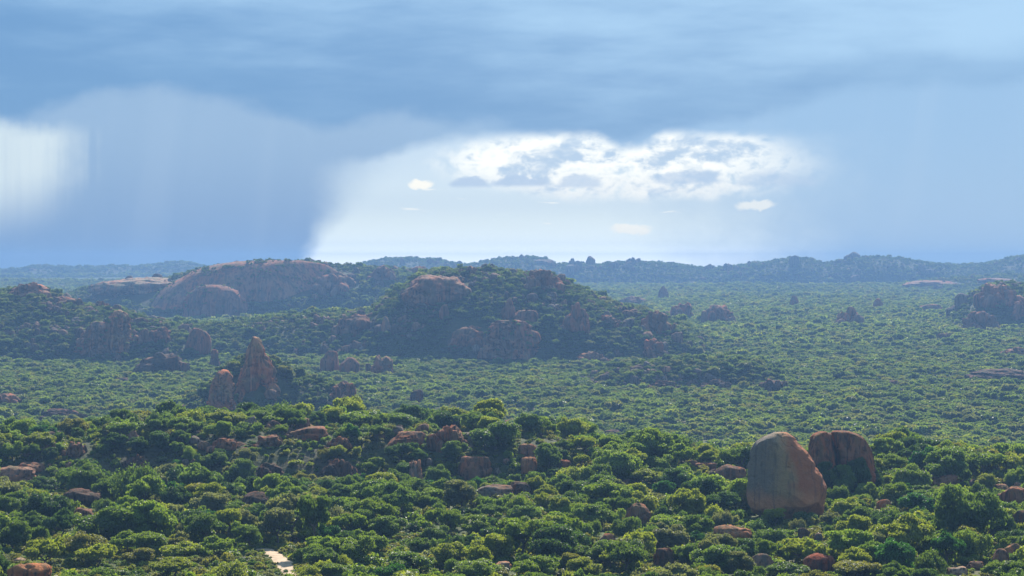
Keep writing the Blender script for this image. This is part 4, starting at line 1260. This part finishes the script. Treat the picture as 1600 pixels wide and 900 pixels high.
# grassy openings near the bottom left
gap = vnoise(x / 16, y / 16, None, 77)
ok &= ~((gap > .35) & (r.uniform(size=N) < .8))
ok &= ~((px < 400) & (pb > 856) & (pt > 820) & (r.uniform(size=N) < .8))
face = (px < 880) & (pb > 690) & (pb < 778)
ok &= ~(face & (r.uniform(size=N) < .35))
cand = np.nonzero(ok)[0]
cand = cand[np.argsort(-rad[cand])]
grid = {}
acc = []
for i in cand:
    gx, gy = int(x[i] // 6), int(y[i] // 6)
    good = True
    for a in (-1, 0, 1):
        for b_ in (-1, 0, 1):
            for j in grid.get((gx + a, gy + b_), ()):
                if (x[i] - x[j]) ** 2 + (y[i] - y[j]) ** 2 < ((rad[i] + rad[j]) * .66) ** 2:
                    good = False
    if good:
        grid.setdefault((gx, gy), []).append(i)
        acc.append(i)
kinds = ['umbrella', 'round', 'tall', 'bush']
cols_ = ['yellow-green', 'bright green', 'mid-green', 'dark green', 'grey-green', 'deep green', 'olive']
for i in acc:
    k = 'bush' if rad[i] < 1.9 else kinds[r.choice(4, p=[.36, .5, .07, .07])]
    cp_ = [.05, .12, .3, .3, .13, .04, .06] if face[i] else [.17, .25, .3, .12, .08, .03, .05]  # ridge-face crowns favour darker tints, standing in for their shadow
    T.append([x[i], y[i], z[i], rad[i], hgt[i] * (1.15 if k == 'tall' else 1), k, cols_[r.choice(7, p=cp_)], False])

# visibility on a coarse screen, nearest first, to choose the 300 that show largest
TA = np.array([t[:5] for t in T], float)
order = np.argsort(TA[:, 1])
buf = np.zeros((300, 534), bool)
yy_, xx_ = np.mgrid[0:300, 0:534] * 3.0
vis = np.zeros(len(T))
full = np.zeros(len(T))
rock_left = list(np.argsort(RA['y']))
for i in order:
    while rock_left and RA['y'][rock_left[0]] < TA[i, 1]:
        k = rock_left.pop(0)
        if RA['d'][k] < 600:
            buf |= ((xx_ - (RA['px0'][k] + RA['px1'][k]) / 2) / (RA['px1'][k] - RA['px0'][k]) * 2.1) ** 2 + ((yy_ - (RA['pyt'][k] + RA['pyb'][k]) / 2) / (RA['pyb'][k] - RA['pyt'][k]) * 2.1) ** 2 < 1
    tx, ty, tz, tr, th = TA[i]
    cx_, cyb = to_px(tx, ty, tz)
    _, cyt = to_px(tx, ty, tz + th)
    a, b_ = tr * F / ty, (cyb - cyt) * .36
    cy_ = cyt + b_
    x0, x1 = int(max(0, (cx_ - a) // 3)), int(min(534, (cx_ + a) // 3 + 2))
    y0, y1 = int(max(0, cyt // 3)), int(min(300, (cyt + 2 * b_) // 3 + 2))
    if x1 <= x0 or y1 <= y0:
        continue
    m_ = ((xx_[y0:y1, x0:x1] - cx_) / a) ** 2 + ((yy_[y0:y1, x0:x1] - cy_) / b_) ** 2 < 1
    sub = buf[y0:y1, x0:x1]
    # land in the way?
    ds_ = np.linspace(280, ty - 4, 40)
    zt_ = CZ + (tz + th * .8 - CZ) * ds_ / ty
    if ty > 460 and (H(tx / ty * ds_, ds_) > zt_).any():
        continue
    full[i] = m_.sum()
    vis[i] = (m_ & ~sub).sum()
    sub |= m_
sel = np.zeros(len(T), bool)
score = vis.copy()
score[:hand_n] += np.where(vis[:hand_n] > 12, 1e6, 0)
top300 = np.argsort(-score)[:300]
sel[top300[score[top300] > 12]] = True
print('trees near', len(T), 'selected', sel.sum(), 'hand visible', sel[:hand_n].sum())

# ------------------------------------------------------------------ labels for the individual trees
LM = [((rr['px0'] + rr['px1']) / 2, (rr['pyt'] + rr['pyb']) / 2, rr['ref']) for rr in ROCKS if rr['ref']] + [(435, 876, 'the sandy track')]
SHAPE = {'umbrella': 'flat-topped', 'round': 'round-crowned', 'tall': 'thin upright', 'bush': 'low bushy'}
ORD = ['nearest', 'second nearest', 'third nearest', 'fourth nearest', 'fifth nearest', 'sixth nearest', 'seventh nearest', 'eighth nearest', 'ninth nearest', 'tenth nearest']
lab = {}
for i in np.nonzero(sel)[0]:
    tx, ty, tz, tr, th = TA[i]
    a, b_ = to_px(tx, ty, tz + th * .6)
    dist = [math.hypot(a - l[0], (b_ - l[1]) * 1.3) for l in LM]
    k = int(np.argmin(dist))
    dx, dy = a - LM[k][0], b_ - LM[k][1]
    if abs(dx) > abs(dy) * 1.1:
        rel = 'left of' if dx < 0 else 'right of'
    else:
        rel = 'below' if dy > 0 else 'above'
    size = 'large' if tr > 3.6 else ('small' if tr < 2.3 else 'medium')
    lab.setdefault((size, T[i][6], SHAPE[T[i][5]], rel, LM[k][2]), []).append((dist[k], i))
LABEL = {}
for (size, c, sh, rel, ref), mem in lab.items():
    mem.sort()
    for q, (_, i) in enumerate(mem):
        s = f'{size} {c} {sh} tree {rel} {ref}'
        if len(mem) > 1:
            s += f', {ORD[min(q, 9)]}'
        LABEL[i] = s

# ------------------------------------------------------------------ individual trees
r = np.random.default_rng(5)
for i in np.nonzero(sel)[0]:
    tx, ty, tz, tr, th, kind, cn_, hand = T[i]
    root = bpy.data.objects.new('tree', None)
    root.empty_display_size = 0.5
    col.objects.link(root)
    root.location = (tx, ty, tz)
    root.rotation_euler = (0, 0, r.uniform(0, 6.28))
    root['label'] = LABEL[i]
    root['category'] = 'tree'
    root['group'] = 'trees on the foreground ridge'
    tm, cm = PROTO[kind][r.integers(len(PROTO[kind]))]
    c = np.array(TINTS[cn_]) * r.uniform(.85, 1.18)
    for nm, me in (('trunk', tm), ('crown', cm)):
        o = bpy.data.objects.new(nm, me)
        col.objects.link(o)
        o.parent = root
        o.scale = (tr, tr, th)
        o.color = (*c, 1)

# ------------------------------------------------------------------ the rest of the wood, one object
def proto_collection(name, specs):
    cl = bpy.data.collections.new(name)
    for k, (kind, seed, nl, nleaf, size, trunk) in enumerate(specs):
        me, L = make_crown(f'{name}_{k:02d}', kind, seed, nl, nleaf, size, M_LEAFI)
        if trunk:
            tm = make_trunk('t', kind, seed, L)
            bm = bmesh.new(); bm.from_mesh(me)
            n0 = len(bm.faces)
            bm.from_mesh(tm)
            bm.faces.ensure_lookup_table()
            for fc in bm.faces[n0:]:
                fc.material_index = 1
            bm.to_mesh(me); bm.free()
            me.materials.append(M_BARK)
        o = bpy.data.objects.new(f'{name}_{k:02d}', me)
        cl.objects.link(o)
    return cl


SPECS = []
for q in range(3):
    SPECS += [('umbrella', 200 + q, 15, 3000, .062, True), ('round', 230 + q, 16, 3200, .062, True)]      # 0-5 near
for q in range(2):
    SPECS += [('bush', 260 + q, 9, 1500, .075, False)]                                                     # 6-7 bush
for q in range(3):
    SPECS += [('umbrella', 300 + q, 12, 700, .125, True), ('round', 330 + q, 13, 760, .125, True)]         # 8-13 mid
for q in range(3):
    SPECS += [('round', 360 + q, 9, 200, .235, False), ('umbrella', 390 + q, 9, 190, .235, False)]         # 14-19 far
WOODC = proto_collection('wood_proto', SPECS)


def scatter(name, label, cat, pts, scl, rot, idx, tint, coll):
    me = bpy.data.meshes.new(name)
    me.vertices.add(len(pts))
    me.vertices.foreach_set('co', np.asarray(pts, np.float32).ravel())
    for nm, ty, arr in (('scl', 'FLOAT_VECTOR', scl), ('rot', 'FLOAT', rot), ('idx', 'INT', idx), ('tint', 'FLOAT_COLOR', tint)):
        a = me.attributes.new(nm, ty, 'POINT')
        arr = np.asarray(arr)
        a.data.foreach_set({'FLOAT_VECTOR': 'vector', 'FLOAT': 'value', 'INT': 'value', 'FLOAT_COLOR': 'color'}[ty], arr.astype(np.int32 if ty == 'INT' else np.float32).ravel())
    o = link(name, me, kind='stuff', label=label, category=cat)
    ng = bpy.data.node_groups.new(name, 'GeometryNodeTree')
    ng.interface.new_socket('Geometry', in_out='INPUT', socket_type='NodeSocketGeometry')
    ng.interface.new_socket('Geometry', in_out='OUTPUT', socket_type='NodeSocketGeometry')
    N_ = ng.nodes.new
    gi, go = N_('NodeGroupInput'), N_('NodeGroupOutput')
    ip = N_('GeometryNodeInstanceOnPoints')
    ci = N_('GeometryNodeCollectionInfo')
    ci.inputs['Collection'].default_value = coll
    ci.inputs['Separate Children'].default_value = True
    ci.inputs['Reset Children'].default_value = True

    def attr(nm, dt):
        n = N_('GeometryNodeInputNamedAttribute')
        n.data_type = dt
        n.inputs[0].default_value = nm
        return n.outputs[0]
    cmb = N_('ShaderNodeCombineXYZ')
    ng.links.new(attr('rot', 'FLOAT'), cmb.inputs[2])
    e2r = N_('FunctionNodeEulerToRotation')
    ng.links.new(cmb.outputs[0], e2r.inputs[0])
    ng.links.new(gi.outputs[0], ip.inputs['Points'])
    ng.links.new(ci.outputs[0], ip.inputs['Instance'])
    ip.inputs['Pick Instance'].default_value = True
    ng.links.new(attr('idx', 'INT'), ip.inputs['Instance Index'])
    ng.links.new(e2r.outputs[0], ip.inputs['Rotation'])
    ng.links.new(attr('scl', 'FLOAT_VECTOR'), ip.inputs['Scale'])
    ng.links.new(ip.outputs[0], go.inputs[0])
    md = o.modifiers.new('scatter', 'NODES')
    md.node_group = ng
    return o


PAL = np.array([TINTS[c] for c in ('yellow-green', 'bright green', 'mid-green', 'mid-green', 'dark green', 'grey-green', 'olive')])
r = np.random.default_rng(17)
PX, PS, PI, PT = [], [], [], []


def put(x, y, z, rad, hgt, idx, tint):
    PX.append(np.stack([x, y, z - .1], -1))
    PS.append(np.stack([rad, rad, hgt], -1))
    PI.append(idx)
    PT.append(np.concatenate([tint, np.ones((len(tint), 1))], 1))


# near trees not chosen as individuals
rest = [i for i in range(len(T)) if not sel[i]]
if rest:
    A = TA[rest]
    kidx = np.array([{'umbrella': 0, 'round': 1, 'tall': 1, 'bush': 6}[T[i][5]] for i in rest])
    q = np.where(kidx == 6, 6 + r.integers(0, 2, len(rest)), kidx + 2 * r.integers(0, 3, len(rest)))
    tint = np.array([TINTS[T[i][6]] for i in rest]) * r.uniform(.85, 1.18, (len(rest), 1))
    put(A[:, 0], A[:, 1], A[:, 2], A[:, 3], A[:, 4], q, tint)


lp = np.concatenate(LEDGE)      # bushes rooted in the cracks of the bare domes
lr_ = r.uniform(.9, 2.6, len(lp))
put(lp[:, 0], lp[:, 1], lp[:, 2] - .4, lr_, lr_ * 1.2, 14 + r.integers(0, 6, len(lp)), PAL[r.choice([2, 3, 4, 5], len(lp))] * r.uniform(.8, 1.2, (len(lp), 1)))


def band(d0, d1, cell, rmed, idx_lo, idx_n, seed, frac=.6):
    r = np.random.default_rng(seed)
    xs = np.arange(-.33 * d1, .33 * d1, cell)
    ys = np.arange(d0, d1, cell)
    X, Y = np.meshgrid(xs, ys)
    X = X + r.uniform(-.5, .5, X.shape) * cell
    Y = Y + r.uniform(-.5, .5, Y.shape) * cell
    X, Y = X.ravel(), Y.ravel()
    k = (np.abs(X / Y) < .315) & (Y >= d0) & (Y < d1)
    X, Y = X[k], Y[k]
    dens = fbm(X / 70, Y / 70, seed=seed, octaves=3) + .35 * fbm(X / 300, Y / 190, seed=41, octaves=2) + .45 * vnoise(X / 16, Y / 16, None, seed + 3)
    k = r.uniform(size=len(X)) < np.clip(.88 + dens * .85, .06, 1)
    X, Y, dens = X[k], Y[k], dens[k]
    k = ~((rise(X, Y) > 4) & (r.uniform(size=len(X)) < .12))
    X, Y, dens = X[k], Y[k], dens[k]
    Z = H(X, Y)
    rad = np.clip(r.lognormal(math.log(rmed), .34, len(X)), rmed * .45, rmed * 2.1) * (1 + .25 * np.clip(dens, -.6, .6))
    hgt = rad * r.uniform(.95, 1.5, len(X)) + .4
    k = clears(X, Y, Z, rad, hgt, frac, .62)
    # clearing in the valley
    cp, cpy = to_px(X, Y, Z)
    k &= ~((np.abs(cp - 1113) < 24) & (np.abs(cpy - 699) < 9))
    X, Y, Z, rad, hgt = X[k], Y[k], Z[k], rad[k], hgt[k]
    # stands of one kind share a hue
    hue = fbm(X / 130, Y / 130, seed=seed + 9, octaves=2)
    w = np.clip(.5 + hue * .9, 0, 1)
    ch = np.where(r.uniform(size=len(X)) < w, r.choice([0, 1, 1, 2, 6], len(X)), r.choice([2, 3, 4, 5, 1], len(X)))
    hi_ = rise(X, Y) > 2  # hillside crowns get darker tints below, standing in for slope shade
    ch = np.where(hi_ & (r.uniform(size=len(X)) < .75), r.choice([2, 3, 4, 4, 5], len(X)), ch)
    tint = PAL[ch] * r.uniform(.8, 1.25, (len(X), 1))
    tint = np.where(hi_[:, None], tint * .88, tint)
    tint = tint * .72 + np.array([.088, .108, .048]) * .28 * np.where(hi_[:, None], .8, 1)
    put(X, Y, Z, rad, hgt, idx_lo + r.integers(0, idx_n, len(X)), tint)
    return len(X)


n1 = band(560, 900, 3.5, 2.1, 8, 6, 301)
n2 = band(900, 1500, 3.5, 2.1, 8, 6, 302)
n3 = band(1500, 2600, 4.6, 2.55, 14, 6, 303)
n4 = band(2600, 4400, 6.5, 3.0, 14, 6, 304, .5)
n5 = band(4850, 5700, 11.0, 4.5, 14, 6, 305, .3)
# low scrub filling the hillsides between the trees and rocks
for key, n in (('kopje', 900), ('mound', 1800), ('left', 4500), ('middle', 7000), ('saddle', 2500), ('crag', 1500)):
    hl = HILLS[key]
    uu = r.uniform(max(hl.u[0], -.31), min(hl.u[-1], .31), n)
    dd = r.uniform(hl.db.min(), hl.dc.max() + 30, n)
    xx, yy = uu * dd, dd
    k = hl.h(xx, yy) > 0.5
    xx, yy = xx[k], yy[k]
    zz = H(xx, yy)
    rr_ = r.uniform(.7, 1.7, len(xx))
    k = clears(xx, yy, zz, rr_, rr_ * .8, .3)
    xx, yy, zz, rr_ = xx[k], yy[k], zz[k], rr_[k]
    put(xx, yy, zz, rr_, rr_ * .9, 14 + r.integers(0, 6, len(xx)), PAL[r.choice([2, 3, 4, 5], len(xx))] * r.uniform(.75, 1.1, (len(xx), 1)))
pts = np.concatenate(PX)
print('dup labels', len(LABEL) - len(set(LABEL.values())), max(len(v.split()) for v in LABEL.values()))
print('wood', len(pts), n1, n2, n3, n4, n5)
scatter('woodland', 'dense green bush and trees covering the valley, hills and back of the ridge', 'woodland', pts, np.concatenate(PS), r.uniform(0, 6.28, len(pts)), np.concatenate(PI), np.concatenate(PT), WOODC)

# ------------------------------------------------------------------ countless small rocks on the hillsides
def mat_scree():
    m, b = new_mat('scree')
    t = m.node_tree
    a = t.nodes.new('ShaderNodeAttribute')
    a.attribute_type = 'INSTANCER'
    a.attribute_name = 'tint'
    tc = t.nodes.new('ShaderNodeTexCoord')
    n = b.noise(b.map(tc.outputs['Object'], (3, 3, .6)), 1.0, 5, 0.6)
    n2 = b.noise(tc.outputs['Object'], 3.0, 5, 0.6)
    c = b.mix(b.ss(n, .4, .65), a.outputs['Color'], b.mix(1.0, a.outputs['Color'], (.4, .42, .45), 'MULTIPLY'))
    return finish(m, b, c, .97, n2, .15, .04)


M_SCREE = mat_scree()
RC = bpy.data.collections.new('scree_proto')
for k in range(8):
    v, f = rock_shape(['block', 'round', 'wedge', 'crag', 'block', 'dome', 'spire', 'wedge'][k], 900 + k, 3)
    v[:, 2] = v[:, 2] + .55
    RC.objects.link(bpy.data.objects.new(f'scree_proto_{k:02d}', mesh_np(f'scree_proto_{k:02d}', v, f, M_SCREE)))
SX, SS = [], []
for key, n, smed in (('ridge', 300, .8), ('kopje', 110, 1.2), ('mound', 240, 1.2), ('left', 620, 1.6), ('middle', 950, 1.65), ('saddle', 200, 1.5), ('dome', 420, 2.0), ('crag', 220, 2.3), ('slab', 120, 2.6), ('far', 300, 4.0)):
    hl = HILLS[key]
    uu = r.uniform(max(hl.u[0], -.31), min(hl.u[-1], .31), n * 6)
    dd = r.uniform(hl.db.min(), hl.dc.max() + 25, n * 6)
    xx, yy = uu * dd, dd
    cl = fbm(xx / (smed * 14), yy / (smed * 14), seed=77, octaves=2)
    k = (hl.h(xx, yy) > 1.5) & (hl.h(xx, yy) >= rise(xx, yy) - .01) & (cl > .08)
    xx, yy = xx[k][:n], yy[k][:n]
    sz = np.clip(r.lognormal(math.log(smed), .5, len(xx)), smed * .4, smed * 3)
    if key == 'ridge':
        k = off_track(xx, yy, H(xx, yy), sz, sz)
        xx, yy, sz = xx[k], yy[k], sz[k]
    SX.append(np.stack([xx, yy, H(xx, yy)], -1))
    SS.append(np.stack([sz, sz * r.uniform(.7, 1.1, len(sz)), sz * r.uniform(.6, 1.25, len(sz))], -1))
SX, SS = np.concatenate(SX), np.concatenate(SS)
st_ = np.array([(.20, .115, .08), (.15, .095, .07), (.24, .13, .08), (.11, .075, .06), (.17, .13, .105)])[r.integers(0, 5, len(SX))] * r.uniform(.7, 1.2, (len(SX), 1))
scatter('hillside_rocks', 'countless small brown rocks strewn between the bushes on the hillsides', 'rocks', SX, SS, r.uniform(0, 6.28, len(SX)), r.integers(0, 8, len(SX)), np.concatenate([st_, np.ones((len(SX), 1))], 1), RC)

# ------------------------------------------------------------------ low undergrowth between the near trees
N = 22000
d = np.sqrt(r.uniform(258 ** 2, 560 ** 2, N))
u = r.uniform(-.31, .31, N)
x, y = u * d, d
z = H(x, y)
rad = np.clip(r.lognormal(math.log(.75), .45, N), .3, 2.2)
hgt = rad * r.uniform(.7, 1.3, N)
k = clears(x, y, z, rad, hgt, .75) & off_track(x, y, z, rad, hgt, True)
x, y, z, rad, hgt = x[k], y[k], z[k], rad[k], hgt[k]
gn = 9000
gd = np.sqrt(r.uniform(262 ** 2, 350 ** 2, gn))
gu = r.uniform(-.30, .30, gn)
gu[:4500] = r.uniform(-.29, -.08, 4500)
gx, gy = gu * gd, gd
gz = H(gx, gy)
gr = r.uniform(.22, .6, gn)
gh = gr * r.uniform(.6, 1.2, gn)
k = off_track(gx, gy, gz, gr * .3, gh * .3, True) & clears(gx, gy, gz, gr, gh, .2)
x, y, z, rad, hgt = (np.concatenate([a, b_[k]]) for a, b_ in ((x, gx), (y, gy), (z, gz), (rad, gr), (hgt, gh)))
UC = proto_collection('undergrowth_proto', [('bush', 500, 7, 420, .12, False), ('bush', 501, 6, 420, .12, False), ('bush', 502, 8, 420, .11, False)])
tint = PAL[r.choice([0, 1, 1, 2, 5, 6, 6, 4], len(x))] * r.uniform(.75, 1.25, (len(x), 1))
scatter('undergrowth', 'low green shrubs and grass tufts between the foreground trees', 'shrubs', np.stack([x, y, z - .05], -1), np.stack([rad, rad, hgt], -1), r.uniform(0, 6.28, len(x)), r.integers(0, 3, len(x)),
        np.concatenate([tint, np.ones((len(x), 1))], 1), UC)

# ------------------------------------------------------------------ humid air
def build_haze():
    x0, x1, y0, y1, z0, z1 = -6500, 6500, -6500, 6500, -12.0, 110.0
    v = [(x0, y0, z0), (x1, y0, z0), (x1, y1, z0), (x0, y1, z0), (x0, y0, z1), (x1, y0, z1), (x1, y1, z1), (x0, y1, z1)]
    f = [(0, 3, 2, 1), (4, 5, 6, 7), (0, 1, 5, 4), (1, 2, 6, 5), (2, 3, 7, 6), (3, 0, 4, 7)]
    me = bpy.data.meshes.new('haze')
    me.from_pydata(v, [], f)
    m = bpy.data.materials.new('haze')
    m.use_nodes = True
    t = m.node_tree
    t.nodes.clear()
    pv = t.nodes.new('ShaderNodeVolumePrincipled')
    pv.inputs['Color'].default_value = (0.145, 0.265, 0.49, 1)
    pv.inputs['Density'].default_value = 2.0e-4
    pv.inputs['Anisotropy'].default_value = 0.2
    o = t.nodes.new('ShaderNodeOutputMaterial')
    t.links.new(pv.outputs[0], o.inputs['Volume'])
    me.materials.append(m)
    link('haze', me, kind='stuff', label='pale blue humid air that fades the far hills', category='haze')


build_haze()
